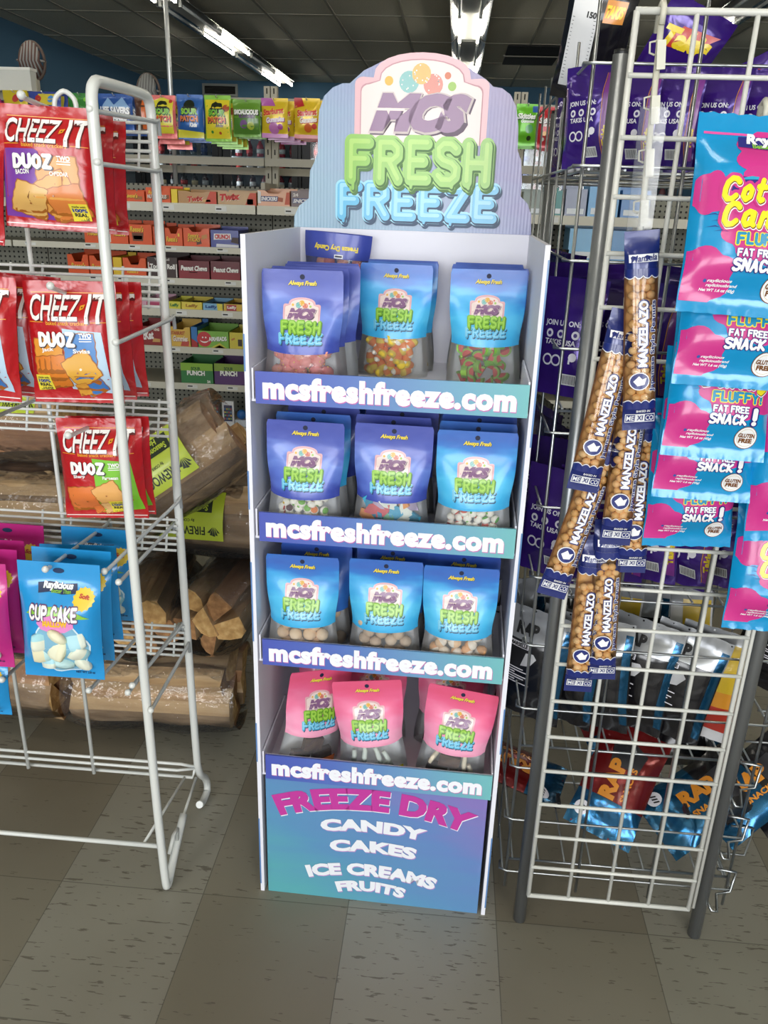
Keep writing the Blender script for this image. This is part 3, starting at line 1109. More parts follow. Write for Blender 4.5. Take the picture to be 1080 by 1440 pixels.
candy_box(5, 254, 300, 511, '2f7d3e', 'green sour candy tray with white lettering on the sixth shelf', [('PUNCH', 'f6f6ee_143a1c', .47, .52, .56, .24, {'weight': .06}), ('SOUR', '2c6a24', .47, .74, .3, .16, fat), ('24', 'f2f2ea', .86, .13, .1, .13, fat)], [('8dbb3a', [(0, .62), (1, .66), (1, 1), (0, 1)])], inner=mat('2a2420', .8), back=1.3)
candy_box(5, 301, 345, 512, '54296a', 'purple sour candy tray with white lettering on the sixth shelf', [('PUNCH', 'f6f6ee_241030', .47, .55, .56, .24, {'weight': .06}), ('SOUR', '3a5a24', .47, .77, .3, .16, fat)], [('8aa63a', [(0, .64), (1, .68), (1, 1), (0, 1)])], inner=mat('2a2420', .8), back=1.3)
# toy phones and small things on the lowest visible shelf
zt = rz[6][0]


def toy_phone(px0, px1, pyt, body, screen, lab):
    x0, x1 = at(px0, 585, YG + .03).x, at(px1, 585, YG + .03).x
    h = at(px0, pyt, YG + .03).z - zt
    W = x1 - x0
    t = thing('toy_phone', lab, 'toy phone', (x0, YG + .03, zt + .0005))
    MB().bx(0, W, 0, .016, 0, h, mat(body, .4)).build('case', t)
    s = MB().bx(W * .14, W * .86, -.001, 0, h * .2, h * .84, mat(screen, .25, coat=.5))
    for i in range(4):
        for j in range(4):
            cx, cz = W * (.24 + j * .17), h * (.3 + i * .13)
            s.bx(cx - .004, cx + .004, -.002, -.001, cz - .004, cz + .004, mat(('a03a3a', '3a7aa0', 'd0b040', '6aa05a')[(i * 3 + j) % 4], .4))
    s.build('screen', t)


toy_phone(294, 310, 563, '2a2624', '5a2a26', 'black toy phone leaning on the lowest visible shelf')
toy_phone(313, 329, 564, 'e4e4e6', '26305a', 'white toy phone beside the black one on the lowest visible shelf')
xa = at(331, 600, YG + .03).x
t = thing('toy_pack', 'blue and white small toy pack beside the white toy phone', 'toy', (xa, YG + .03, zt + .0005))
MB().bx(0, .06, 0, .05, 0, .035, mat('cdd4dc', .4)).build('box', t)
MB().sphere((.03, .025, .06), .026, mat('2868b0', .3), 12, 8).build('ball', t)
xa = at(284, 590, YG + .05).x
tag(MB().tube([(xa, YG + .05, zt + .012), (xa - .012, YG + .05, zt + .05), (xa - .004, YG + .05, zt + .09), (xa + .012, YG + .05, zt + .115)], .012, mat('d9c22a', .4), 8, [.006, .013, .012, .005]).build('toy_banana'), 'small yellow banana shaped toy on the lowest visible shelf', 'toy')

# ---------------------------------------------------------------- hanging bags
def pillow(W, H, T, ts=.07, bs=.06, ramp_=.22, shrink=.07, wr=.06, seed=0, power=.62):
    """front surface of a filled bag hanging flat: f(x, z, eps) -> point; x centred, z from 0"""
    q = random.Random(seed)
    ph = [q.uniform(0, 6.28) for _ in range(6)]

    def raw(u, v):
        a = smooth01((v - bs) / ramp_) * smooth01((1 - ts - v) / ramp_)
        p = max(0.0, 1 - abs(u) ** 2.4) ** power
        y = a * p
        d0, d1 = max(0, v - bs), max(0, 1 - ts - v)
        wv = math.sin(u * 9 + ph[0] + 2 * v) * math.exp(-d1 * 9) + math.sin(u * 8 + ph[1] - 3 * v) * math.exp(-d0 * 9)
        wv += .5 * math.sin(v * 7 + ph[2] + u * 2)
        y += wr * wv * (1 - u * u) * (0.25 + a) * (1 if bs < v < 1 - ts else 0)
        return a, y

    def f(x, z, e=0.0, side=-1):
        u, v = max(-1, min(1, 2 * x / W)), max(0, min(1, z / H))
        a, y = raw(u, v)
        X = x * (1 - shrink * a * (1 - .5 * abs(u)))
        return (X, side * (T / 2 * max(y, 0) + .0006) + side * e, z)
    return f


def bag_body(f, W, H, m, nu=14, nv=22, back=None, zones=None, crimp=0.0, back_zones=None):
    g = MB()
    for side, mm in ((-1, m), (1, back or m)):
        vs = []
        for j in range(nv + 1):
            for i in range(nu + 1):
                x = -W / 2 + W * i / nu
                z = H * j / nv
                p = f(x, z, 0, side)
                if crimp and (j in (0, nv)):
                    p = (p[0], p[1] + crimp * math.sin(i * 2.3), p[2])
                vs.append(p)
        fs, k = [], nu + 1
        for j in range(nv):
            for i in range(nu):
                q = (j * k + i, j * k + i + 1, (j + 1) * k + i + 1, (j + 1) * k + i)
                fs.append(q if side < 0 else tuple(reversed(q)))
        if zones and side < 0:
            for q in fs:
                c = [sum(vs[n_][d] for n_ in q) / 4 for d in (0, 2)]
                g.add([vs[n_] for n_ in q], [(0, 1, 2, 3)], zones(c[0] / W * 2, c[1] / H) or m, True)
        elif back_zones:
            for q in fs:
                g.add([vs[n_] for n_ in q], [(0, 1, 2, 3)], back_zones(sum(vs[n_][2] for n_ in q) / 4 / H) or mm, True)
        else:
            g.add(vs, fs, mm, True)
    return g


def simple_bag(W, H, T, h, art=None, seed=0, ts=.1, bs=.08, name='candy_bag', coat=.3):
    """one mesh: printed pillow bag used for the small far bags"""
    f = pillow(W, H, T, ts, bs, seed=seed)
    g = bag_body(f, W, H, foil_mat('bag_' + h, h, scale=20, coat=coat), 10, 14)
    if art:
        art(g, f, W, H)
    return g


M_HOOK = mat('c9c9c6', .35, .7)


def far_row(px0, px1, pyt, pyb, builder, label, n, dy=.045, shift=(.012, -.004), y=YG + .02):
    """a row of the same bag on one hook, the front one first"""
    A, B = at((px0 + px1) / 2, pyt, y), at((px0 + px1) / 2, pyb, y)
    W = at(px1, pyt, y).x - at(px0, pyt, y).x
    H = A.z - B.z
    o = builder(W, H).build('candy_bag')
    for k in range(n):
        c = o if k == 0 else o.copy()
        if k:
            COL.objects.link(c)
        c.location = (B.x + shift[0] * k, y + dy * k, B.z + shift[1] * k)
        c.rotation_euler = (0, 0, rnd.uniform(-.08, .08))
        where = ('in front', 'second on its hook', 'third on its hook', 'last on its hook')[k]
        tag(c, label + ', ' + where, 'candy bag', 'candy bags hanging above the shelves')
    zt_ = A.z - H * .05
    hk = MB().tube([(B.x, y - .03, zt_ + .008), (B.x, y - .02, zt_), (B.x, YG + .32, zt_ + .004)], .0025, M_HOOK, 6)
    tag(hk.build('peg_hook'), 'peg hook holding the ' + label.replace(', top left of the hanging row', ''), 'hook', 'peg hooks above the shelves')


def art(zones=(), texts=(), discs=()):
    def go(g, f, W, H):
        for c, pts in zones:
            shape(g, mat(c, .35, coat=.5), f, [((a - .5) * W, b * H) for a, b in pts], .0015, .02)
        for c, a, b, r in discs:
            disc(g, mat(c, .35, coat=.5), f, (a - .5) * W, b * H, r * W, .002, 14, cell=.02)
        for e in texts:
            st, col, cx, cz, tw, th = e[:6]
            kw = e[6] if len(e) > 6 else {}
            if len(col) > 6:
                txt(g, st, mat(col[7:], .4, coat=.4), f, (cx - .5) * W + .002, cz * H - .003, tw * W * 1.03, th * H * 1.08, eps=.0026, cell=.02, **{**kw, 'weight': kw.get('weight', .04) + .02})
                col = col[:6]
            txt(g, st, mat(col, .4, coat=.4), f, (cx - .5) * W, cz * H, tw * W, th * H, eps=.0034, cell=.02, **kw)
    return go


ft = {'weight': .06}
fts = {'weight': .05, 'shear': .2}


def B(h, seed, zones=(), texts=(), discs=()):
    return lambda W, H: simple_bag(W, H, .04, h, art(zones, texts, discs), seed)


sour = lambda c1, c2: [('SOUR', c1 + '_10240c', .5, .62, .66, .14, ft), ('PATCH', c2 + '_20140c', .48, .46, .7, .13, ft)]
splat = [('18220f', .5, .74, .22), ('18220f', .3, .66, .1), ('18220f', .72, .66, .1)]
far_row(214, 250, 134, 195, B('e0706a', 1, [('e2d53a', [(.1, .12), (.9, .12), (.92, .86), (.5, .96), (.08, .86)])], sour('7fbf3a', 'd8502a'), splat + [('c03a2a', .82, .86, .07)]), 'peach and yellow sour candy bag hanging above the shelves', 3, shift=(.02, -.02))
far_row(251, 288, 133, 196, B('2f62a8', 2, [('d9cf3a', [(.0, .03), (1, .03), (1, .16), (.0, .22)])], sour('8cc43a', 'e07a3a') + [('Kids', 'f0f0f0', .65, .32, .3, .1, fts)], splat), 'blue and yellow sour candy bag hanging above the shelves', 3)
far_row(289, 327, 134, 199, B('7fb92e', 3, [('e2cf28', [(.04, .06), (.96, .06), (.96, .9), (.04, .9)])], sour('6fb52a', 'd8632a') + [('kids', '3a2a1a', .6, .34, .3, .07, fts)], splat + [('b0502a', .85, .72, .12), ('3a8f3a', .3, .2, .05), ('c04a2a', .6, .18, .05)]), 'yellow and lime green sour candy bag hanging above the shelves', 4, shift=(.014, -.008))
far_row(328, 368, 140, 193, B('6a9a34', 4, [('4f7f2a', [(.04, .08), (.96, .08), (.96, .5), (.04, .5)])], [('SMOALICIOUS', 'f2f2ea_2a3a1a', .5, .66, .9, .14, ft), ('FLAVORED', '6a3a7a', .55, .54, .6, .08, ft)], [('6a3a78', .42, .34, .14), ('a8b83a', .68, .3, .13)]), 'olive green candy bag with purple fruit hanging above the shelves', 2)
far_row(368, 406, 138, 194, B('e4c32c', 5, [('b45aa8', [(0, .8), (.55, .8), (.4, 1), (0, 1)]), ('c77ab8', [(0, .0), (1, 0), (1, .1), (0, .12)])], [('Starburst', 'd8372a_f8e070', .48, .66, .8, .16, {'weight': .05, 'shear': .2, 'rot': .12}), ('Gummies', 'f4e8f0_a03a90', .55, .46, .7, .14, {'weight': .05, 'shear': .2, 'rot': .1})], [('c77ab8', .5, .24, .2), ('a84a98', .75, .28, .1)]), 'yellow and violet fruit gummy bag hanging above the shelves', 4, shift=(.02, -.006))
far_row(414, 450, 138, 195, B('e6c12c', 6, [('b8262a', [(0, .74), (.4, .8), (.3, 1), (0, 1)]), ('b8262a', [(0, 0), (1, 0), (1, .09), (0, .1)])], [('Starburst', 'd8372a_f8e8c0', .5, .64, .8, .16, {'weight': .05, 'shear': .2, 'rot': .1}), ('Gummies', 'f8f4e8_c03a2a', .56, .46, .7, .14, {'weight': .05, 'shear': .2, 'rot': .1})], [('d8652a', .55, .26, .16), ('c8352a', .8, .3, .1)]), 'yellow and red fruit gummy bag beside the printed header', 3)
sav = [('LIFE SAVERS', 'f4f4f4_181c30', .5, .56, .86, .2, ft), ('GUMMIES', 'f4f4f4_181c30', .55, .36, .6, .12, ft)]
far_row(-12, 9, 139, 200, B('a8286a', 7, (), sav), 'magenta candy bag at the left edge of the hanging row', 2)
far_row(10, 46, 127, 190, B('d8c02c', 8, [('3a5aa8', [(.0, .0), (1, 0), (1, .3), (0, .3)])], sav, [('c03a3a', .55, .82, .14), ('3a4a9a', .8, .8, .1)]), 'yellow and red gummy ring bag, top left of the hanging row', 3)
far_row(46, 92, 129, 192, B('3a4a98', 9, [('d8c43a', [(.3, .7), (.9, .7), (.9, .95), (.3, .95)])], sav, [('b8322a', .3, .84, .1), ('4a8ad0', .7, .84, .1)]), 'navy gummy ring bag with bright fruit, second from top left', 3)
far_row(101, 136, 131, 193, B('3c8a3a', 10, (), sav, [('8ad04a', .3, .84, .1), ('8ad04a', .7, .86, .08)]), 'green gummy ring bag hanging behind the white rack', 3)
far_row(141, 190, 132, 186, B('2a56a0', 11, [('8ab0d8', [(.1, .62), (.3, .9), (.5, .7), (.7, .92), (.95, .64)])], sav, ()), 'icy blue mint bag hanging behind the white rack post', 3)
far_row(192, 212, 136, 184, B('5a3a2c', 12, [('d8682a', [(.5, .05), (.95, .05), (.95, .9), (.55, .9)])], ()), 'brown and orange bag hanging behind the white rack post', 3)
far_row(722, 754, 146, 205, B('6cbf2c', 13, [('2a5aa8', [(.72, .8), (.95, .8), (.95, .95), (.72, .95)])], [('Skittles', 'f4f8f0_1c4a1c', .45, .7, .84, .14, fts), ('Gummies', 'f4f8f0', .5, .58, .6, .08, fts)], [('4f9f5a', .6, .4, .18), ('2a3a1a', .62, .18, .1)]), 'bright green candy bag right of the printed header', 3)
far_row(752, 782, 150, 208, B('b3202a', 14, [('d8502a', [(.5, .4), (.9, .3), (.8, .9), (.6, .8)])], [('Skittles', 'f8f4f0_5a1010', .48, .66, .84, .14, fts), ('Gummies', 'f8f0e8', .5, .55, .6, .08, fts)], [('e0a03a', .35, .34, .1), ('d8d0c8', .3, .2, .08)]), 'red candy bag hanging behind the wire stand', 3)
# goods seen through the wire stand: cartons on the right bay
for i, (px0, px1, pyt, row, h, lab) in enumerate(((735, 765, 270, 0, '9aa6a0', 'pale grey carton right of the printed header on the shelf'), (768, 792, 268, 0, '3f8a86', 'teal carton on the shelf behind the wire stand'), (795, 826, 266, 0, '8f97b0', 'lavender grey carton on the shelf behind the wire stand'), (828, 872, 262, 0, '5fa6d8', 'sky blue carton on the shelf behind the wire stand'), (874, 915, 268, 0, '3d7fc0', 'blue carton behind the clip strip'), (800, 850, 322, 1, '6ab0dc', 'light blue carton on the lower shelf behind the wire stand'), (852, 900, 325, 1, '4a8fc8', 'mid blue carton on the lower shelf behind the wire stand'))):
    candy_box(row, px0, px1, pyt, h, lab, (), [('e8eef2', [(.1, .1), (.9, .1), (.9, .3), (.1, .3)])])

# white shelf top sign and woven ornaments at the upper left
p0, p1 = at(-40, 93, YG + .1), at(45, 128, YG + .1)
t = thing('shelf_sign', 'plain white sign box on the shelf top at the left edge', 'sign', (p0.x, YG + .1, p1.z))
MB().bx(0, p1.x - p0.x, 0, .06, 0, p0.z - p1.z - .012, mat('d6d6cc', .5)).build('panel', t)
MB().bx(-.003, p1.x - p0.x + .003, -.004, .064, p0.z - p1.z - .012, p0.z - p1.z, mat('eceae0', .5)).build('cap', t)
q0, q1 = at(51, 112, YG + .16), at(57, 150, YG + .16)
MB().bx(q0.x - p0.x, q1.x - p0.x, .05, .08, q1.z - p1.z, q0.z - p1.z, M_SHELF).build('slotted_post', t)


def ornament(px, py, y, r, lab, c1, c2):
    c = at(px, py, y)
    t = thing('woven_wall_basket', lab, 'basket', c)
    g = MB()
    for i in range(15):
        a = -1 + 2 * i / 14
        h = math.sqrt(max(0, 1 - a * a)) * r * 1.35
        g.tube([(a * r, .02, -h), (a * r * .9, -.03, 0), (a * r * .8, .0, h)], .006, mat(c1 if i % 2 else c2, .7), 6)
    g.build('slats', t)
    MB().tube([(r * math.cos(2 * PI * i / 20), .01, r * 1.35 * math.sin(2 * PI * i / 20)) for i in range(21)], .008, mat('5a4a40', .6), 6).build('rim', t)


ornament(44, 86, 3.35, .068, 'dark oval slatted basket high on the left above the sign box', '5a4038', '8a8a86')
ornament(208, 128, 3.4, .06, 'grey round basket high behind the top of the white rack', '6a6a66', '8c8c88')
# ---------------------------------------------------------------- the cardboard display
D_ORG = Vector((0.117, 0.023, 0))
D_RZ = math.radians(-1.4374)
D_M = Matrix.Translation(D_ORG) @ Matrix.Rotation(D_RZ, 4, 'Z')
D_I = D_M.inverted()
DW, DD, DH = .470, .42, 1.311


def dl(px, py, y):
    """display coordinates of the point the photo shows at a pixel, on the display's own plane at depth y"""
    c = D_I @ CAM
    d = D_I.to_3x3() @ (_f + CR * ((px - 540) / F_PX) - CU * ((py - 720) / F_PX))
    return c + d * ((y - c.y) / d.y)


def dlz(px, py, z):
    c = D_I @ CAM
    d = D_I.to_3x3() @ (_f + CR * ((px - 540) / F_PX) - CU * ((py - 720) / F_PX))
    return c + d * ((z - c.z) / d.z)


LO = {
    'pink': mat('e0aeb4', .35, coat=.4), 'cream': mat('ead6d0', .35, coat=.4), 'line': mat('c58f98', .4),
    'mcs': mat('875f86', .4, coat=.4), 'mcs_edge': mat('cfc0bf', .4), 'mcs_dark': mat('5e4a5e', .4),
    'green': mat('82bb34', .35, coat=.4), 'green_hi': mat('a2cf52', .35, coat=.4), 'green_dk': mat('3f7024', .4), 'edge': mat('cfe3a0', .4),
    'blue': mat('4fb2dc', .35, coat=.4), 'blue_hi': mat('8ed2ea', .35, coat=.4), 'blue_dk': mat('264464', .4), 'shadow': mat('6f94b4', .4),
    'teal': mat('72b2ae', .35, coat=.4), 'gold': mat('dca93c', .35, coat=.4), 'coral': mat('d0745f', .35, coat=.4),
    'yel': mat('e6b84a', .35), 'orange': mat('d9805f', .35), 'lime': mat('a3c864', .35), 'white': mat('f7f4ee', .4)}


def draw_logo(mb, S_, cx, z0, s, e=1.0, cell=None, fine=True):
    def panel(k, m, ep):
        o = [(-.5 + k, 0), (.5 - k, 0), (.5 - k, .40 - k)]
        for i in range(5):
            a = i / 4 * PI / 2
            o.append((.5 - k - .06 * (1 - math.cos(a)) , .40 - k + .05 * math.sin(a)))
        R = .36 - k
        for i in range(13):
            a = PI * i / 12
            o.append((R * math.cos(a), .445 - k * .4 + (.17 - k * .6) * math.sin(a) ** .8))
        for i in range(5):
            a = PI / 2 - i / 4 * PI / 2
            o.append((-.5 + k + .06 * (1 - math.cos(a)), .40 - k + .05 * math.sin(a)))
        o.append((-.5 + k, .40 - k))
        shape(mb, m, S_, [(cx + a * s, z0 + b * s) for a, b in o], ep * e, cell)
    panel(0, LO['pink'], .0005)
    if fine:
        panel(.042, LO['line'], .0007)
    panel(.05, LO['cream'], .0009)

    def ball(x, z, r, m, dots=True):
        disc(mb, LO[m], S_, cx + x * s, z0 + z * s, r * s, .0012 * e + (0.0003 * e if m == 'gold' else 0), 18)
        if dots and fine:
            q = random.Random(int(x * 100))
            for i in range(9):
                a, b = q.uniform(0, 6.28), r * q.uniform(.5, .92)
                disc(mb, LO['white'], S_, cx + (x + b * math.cos(a)) * s, z0 + (z + b * math.sin(a)) * s, .006 * s, .0017 * e, 6)
    ball(-.095, .42, .074, 'teal')
    ball(.085, .405, .072, 'coral')
    ball(-.005, .475, .07, 'gold')
    ball(-.245, .425, .032, 'yel', False)
    ball(.19, .465, .024, 'orange', False)
    ball(.225, .395, .031, 'lime', False)
    k = dict(weight=.09, shear=.32, cell=cell, space=.92)
    if fine:
        txt(mb, 'MCS', LO['mcs_dark'], S_, cx + .012 * s, z0 + .20 * s, .79 * s, .29 * s, eps=.0012 * e, **k)
    txt(mb, 'MCS', LO['mcs_edge'], S_, cx, z0 + .21 * s, .79 * s, .29 * s, eps=.0015 * e, **{**k, 'weight': .11})
    txt(mb, 'MCS', LO['mcs'], S_, cx - .004 * s, z0 + .214 * s, .76 * s, .265 * s, eps=.0018 * e, **k)
    # the cut through the first letter
    rect(mb, LO['cream'], S_, cx - .37 * s, cx - .12 * s, z0 + .225 * s, z0 + .243 * s, .0021 * e, cell)

    def word(st, z, w, h, c, hi, dk, edge, ep, seed, drips):
        b = dict(w=w * s, h=h * s, cell=cell, seed=seed, gap=.0, jitter=.05, rad=.195, drips=drips, n_res=36 if fine and s > .1 else 18)
        if fine:
            bubble(mb, st, LO[dk], S_, cx + .012 * s, z0 + (z - .018) * s, grow=.05, eps=ep * e, **b)
            bubble(mb, st, LO[edge], S_, cx, z0 + z * s, grow=.045, eps=(ep + .0003) * e, **b)
            bubble(mb, st, LO[dk], S_, cx + .006 * s, z0 + (z - .008) * s, grow=.0, eps=(ep + .0006) * e, **b)
        else:
            bubble(mb, st, LO[dk], S_, cx + .014 * s, z0 + (z - .016) * s, grow=.03, eps=ep * e, **b)
        bubble(mb, st, LO[c], S_, cx, z0 + z * s, grow=-.03 if fine else -.02, eps=(ep + .0009) * e, **b)
        b2 = dict(b, drips=0)
        bubble(mb, st, LO[hi], S_, cx - .004 * s, z0 + (z + .012) * s, grow=-.13, eps=(ep + .0012) * e, **b2)
    word('FREEZE', -.42, 1.26, .29, 'blue', 'blue_hi', 'blue_dk', 'blue_hi', .0020, 5, .45)
    word('FRESH', -.12, 1.12, .35, 'green', 'green_hi', 'green_dk', 'green', .0034, 4, .75)


disp = thing('candy_display', 'tall white cardboard floor display with printed arched header and four shelves of pouches', 'display stand', D_ORG, D_RZ)
M_CARD = mat('e9e9f2', .5, name='white_cardboard')
M_EDGE = mat('dcdce6', .6)
M_BLUEPR = mat('5a83b8', .4, coat=.3)
for s, x0, nm in ((0, 0.0, 'left'), (1, DW - .008, 'right')):
    g = MB().bx(x0, x0 + .008, 0, DD, 0, DH, M_CARD)
    xo = x0 if s == 0 else x0 + .008
    for z0, z1 in ((1.10, 1.16), (.86, .93), (.60, .76), (.33, .42), (.02, .19)) if s == 0 else ((1.0, 1.29), (.72, .85), (.40, .5), (.02, .2)):
        g.bx(*(sorted((xo, xo + (.0022 if s == 0 else -.0022)))), -.0006, 0, z0, z1, M_BLUEPR)
        g.bx(*(sorted((xo, xo + (-.0006 if s == 0 else .0006)))), 0, DD, z0, z1, M_BLUEPR)
    g.build('side_panel', disp)
MB().bx(.008, DW - .008, DD - .006, DD, 0, DH, M_CARD).build('back_panel', disp)

# header with its stepped, arched outline
HY = DD + .001
left = [(413, 318), (414, 303), (421, 289), (434, 279), (435, 262), (436, 240), (442, 228), (447, 214), (447, 180), (449, 155), (456, 135), (468, 123), (482, 117), (492, 117), (512, 99), (538, 86), (563, 79), (587, 76)]
right = [(612, 79), (638, 86), (662, 97), (684, 112), (694, 122), (706, 124), (718, 133), (726, 150), (729, 178), (728, 212), (733, 226), (734, 256), (732, 276), (742, 287), (747, 302), (748, 328)]
pts = [dl(px, py, HY) for px, py in left + right]
outl = [(p.x, p.z) for p in pts]
outl[0] = (outl[0][0], DH - .02)
outl[-1] = (outl[-1][0], DH - .02)
M_HEAD = grad_mat('header_print', .75, .55, -.25, [(0, '84a6bc'), (.35, '8a9cbc'), (.6, '8b88b6'), (.85, '9a8eb4'), (1, 'a496b6')], .36, .4, bump=(48, .22), swirl=.3)
hd = MB().prism(outl, HY, HY + .006, M_HEAD, M_CARD).build('header', disp)
lg = MB()
pc = dl(590, 203, HY)
pe = dl(683, 203, HY)
pl = dl(498, 203, HY)
draw_logo(lg, flat(HY), (pe.x + pl.x) / 2, pc.z, pe.x - pl.x, 1.0)
lo = lg.build('logo', hd)
lo['label'] = 'glossy logo of green and blue dripping letters under a pink arch'

# shelves with printed lips
M_LIP = grad_mat('lip_print', 1.0, 0, 0, [(0, '4a58b4'), (.3, '5670bd'), (.65, '6d9cc4'), (1, '74bcbf')], .35, .5)
LIPS = [(1.050, 1.102), (.805, .858), (.556, .608), (.296, .351)]
M_LET = mat('f4f5fb', .4, coat=.2)
M_PKS = mat('c96fb0', .4)
for z0, z1 in LIPS:
    sh = MB().bx(.009, DW - .009, .006, DD - .007, z0, z0 + .004, M_CARD).build('shelf', disp)
    MB().bx(.0185, .459, -.004, .0, z0 - .001, z1, M_LIP).bx(.0185, .459, 0, .003, z1 - .012, z1 - .001, M_CARD).build('shelf_lip', sh)
    g = MB()
    zc = (z0 + z1) / 2
    kw = dict(weight=.058, space=1.08)
    txt(g, 'mcsfreshfreeze.com', M_PKS, flat(-.004), .2365, zc - .0012, .410, .0385, eps=.0004, **kw)
    txt(g, 'mcsfreshfreeze.com', M_LET, flat(-.004), .2355, zc + .0005, .410, .0385, eps=.0008, **kw)
    g.build('lettering', sh)
    for s in (.010, DW - .013):
        MB().bx(s, s + .003, .006, .20, z0 + .004, z0 + .055, M_CARD).build('tray_side', sh)

M_BASE = grad_mat('base_print', .55, .6, -.08, [(0, '5aa9b2'), (.35, '5b93bd'), (.7, '6486c0'), (1, '8678bd')], .35, .5, swirl=.35)
bp_ = MB().bx(.016, .454, .002, .010, .0, .296, M_BASE).build('base_panel', disp)
M_MAG = mat('c23b9c', .4, coat=.2)
M_WHT = mat('eef0f6', .4, coat=.2)


def base_word(st, x0, x1, py, h, sag, m, sh, wt=.062):
    a, b = dl(x0, py, 0), dl(x1, py, 0)
    cxx, cz = (a.x + b.x) / 2, (a.z + b.z) / 2
    wd = b.x - a.x
    R = (wd / 2) ** 2 / (2 * sag)
    g = MB()
    for m_, dx, dz, ep in ((sh, .0012, -.0022, .0004), (m, 0, 0, .0008)):
        txt(g, st, m_, flat(.002), cxx + dx, cz + dz + sag / 2, wd, h, weight=wt, eps=ep, fan=(R, wd / R), space=1.02)
    g.build('lettering', bp_)


base_word('FREEZE DRY', 385, 670, 1137, .052, .036, M_MAG, M_WHT)
base_word('CANDY', 450, 600, 1166, .030, .010, M_WHT, mat('b98cc8', .4))
base_word('CAKES', 463, 586, 1194, .030, .008, M_WHT, mat('b98cc8', .4))
base_word('ICE CREAMS', 430, 615, 1230, .032, .020, M_WHT, mat('b98cc8', .4))
base_word('FRUITS', 472, 570, 1250, .028, .010, M_WHT, mat('b98cc8', .4))

# ---------------------------------------------------------------- stand-up pouches
PW, PH, PT = .134, .203, .056
VW = .365


def pouch_surface(seed=0):
    q = random.Random(seed)
    ph = [q.uniform(0, 6.28) for _ in range(5)]

    def f(x, z, e=0.0, side=-1):
        u, v = max(-1, min(1, 2 * x / PW)), max(0, min(1, z / PH))
        a = smooth01((.86 - v) / .52) * (.86 + .14 * smooth01(v / .25))
        p = max(0.0, 1 - abs(u) ** 2.6) ** .72
        y = a * p
        y += .035 * math.sin(u * 5 + ph[0] + v * 5) * (1 - u * u) * smooth01((.82 - v) / .2)
        y += .05 * math.exp(-((v - .72 + .10 * math.cos(2.2 * u)) / .03) ** 2) * (1 - u * u)
        y += .03 * math.exp(-((v - .842) / .008) ** 2) * (1 if abs(u) < .97 else 0)
        X = x * (1 - .10 * a * math.exp(-((v - .42) / .22) ** 2))
        return (X, side * (PT / 2 * max(y, 0) + .0006) + side * e, z)
    return f


M_WIN = film_mat('pouch_window', .95, (.98, .99, .99), .16, milky=.07, wrinkle=.3, scale=24)
M_SILV = mat('f0f2f5', .4, .0, name='pouch_inside')
PM = {
    'indigo': foil_mat('indigo_pouch_print', '4656b0', .36, .05, .35, 16, .22, [(0, '3c4aa6'), (.36, '3f4fac'), (.5, '5a72c8'), (.68, '6a86d4'), (.8, '4657b2'), (1, '4350a8')]),
    'sky': foil_mat('sky_pouch_print', '3fa8e0', .36, .05, .35, 16, .22, [(0, '2c8fd0'), (.36, '3fb0e4'), (.55, '58c2ee'), (.74, '3fa6e2'), (.86, '2f76c8'), (1, '3a68bc')]),
    'royal': foil_mat('royal_pouch_print', '2f60b8', .36, .05, .35, 16, .22, [(0, '2c5cb8'), (.5, '3a7acc'), (.8, '2f63bc'), (1, '3355b0')]),
    'pink': foil_mat('pink_pouch_print', 'ea7ca6', .36, .05, .35, 16, .22, [(0, 'd8487a'), (.36, 'f3a9c6'), (.55, 'f08fb4'), (.8, 'e9648f'), (1, 'e2587f')])}
M_HOLE = mat('121a3c', .6)
M_ALW = mat('f0d84a', .4)
M_ALWS = mat('2a2a3a', .5)
psurf = pouch_surface(1)
NU, NV = 16, 30


def make_pouch_meshes(color):
    m = PM[color]
    g = MB()
    jv = round(VW * NV)

    def grid(side, j0, j1):
        vs, fs = [], []
        for j in range(j0, j1 + 1):
            for i in range(NU + 1):
                x, z = -PW / 2 + PW * i / NU, PH * j / NV
                if j == NV and i in (0, NU):
                    x *= .965
                vs.append(psurf(x, z, 0, side))
        k = NU + 1
        for j in range(j1 - j0):
            for i in range(NU):
                q = (j * k + i, j * k + i + 1, (j + 1) * k + i + 1, (j + 1) * k + i)
                fs.append(q if side < 0 else tuple(reversed(q)))
        return vs, fs
    vs, fs = grid(-1, jv, NV)
    # the printed edge above the window dips in the middle
    g.add(vs, fs, m, True)
    dip = []
    for i in range(NU + 1):
        x = -PW / 2 + PW * i / NU
        dip.append((x, VW * PH + .001))
    low = [(x, z - .0035 * (1 - (2 * x / PW) ** 2)) for x, z in dip]
    decal(g, low + dip, [(i, i + 1, NU + 2 + i, NU + 1 + i) for i in range(NU)], m, psurf, .0004)
    vs, fs = grid(1, jv, NV)
    g.add(vs, fs, m, True)
    vs, fs = grid(1, 0, jv)
    g.add(vs, fs, M_SILV, True)
    bot = [psurf(-PW / 2 + PW * i / NU, 0, 0, s) for s in (-1, 1) for i in range(NU + 1)]
    g.add(bot, [(i + 1, i, NU + 1 + i, NU + 2 + i) for i in range(NU)], M_SILV)
    body = g.build('body')
    w_ = MB()
    vs, fs = grid(-1, 0, jv)
    w_.add(vs, fs, M_WIN, True)
    win = w_.build('clear_window')
    return body, win


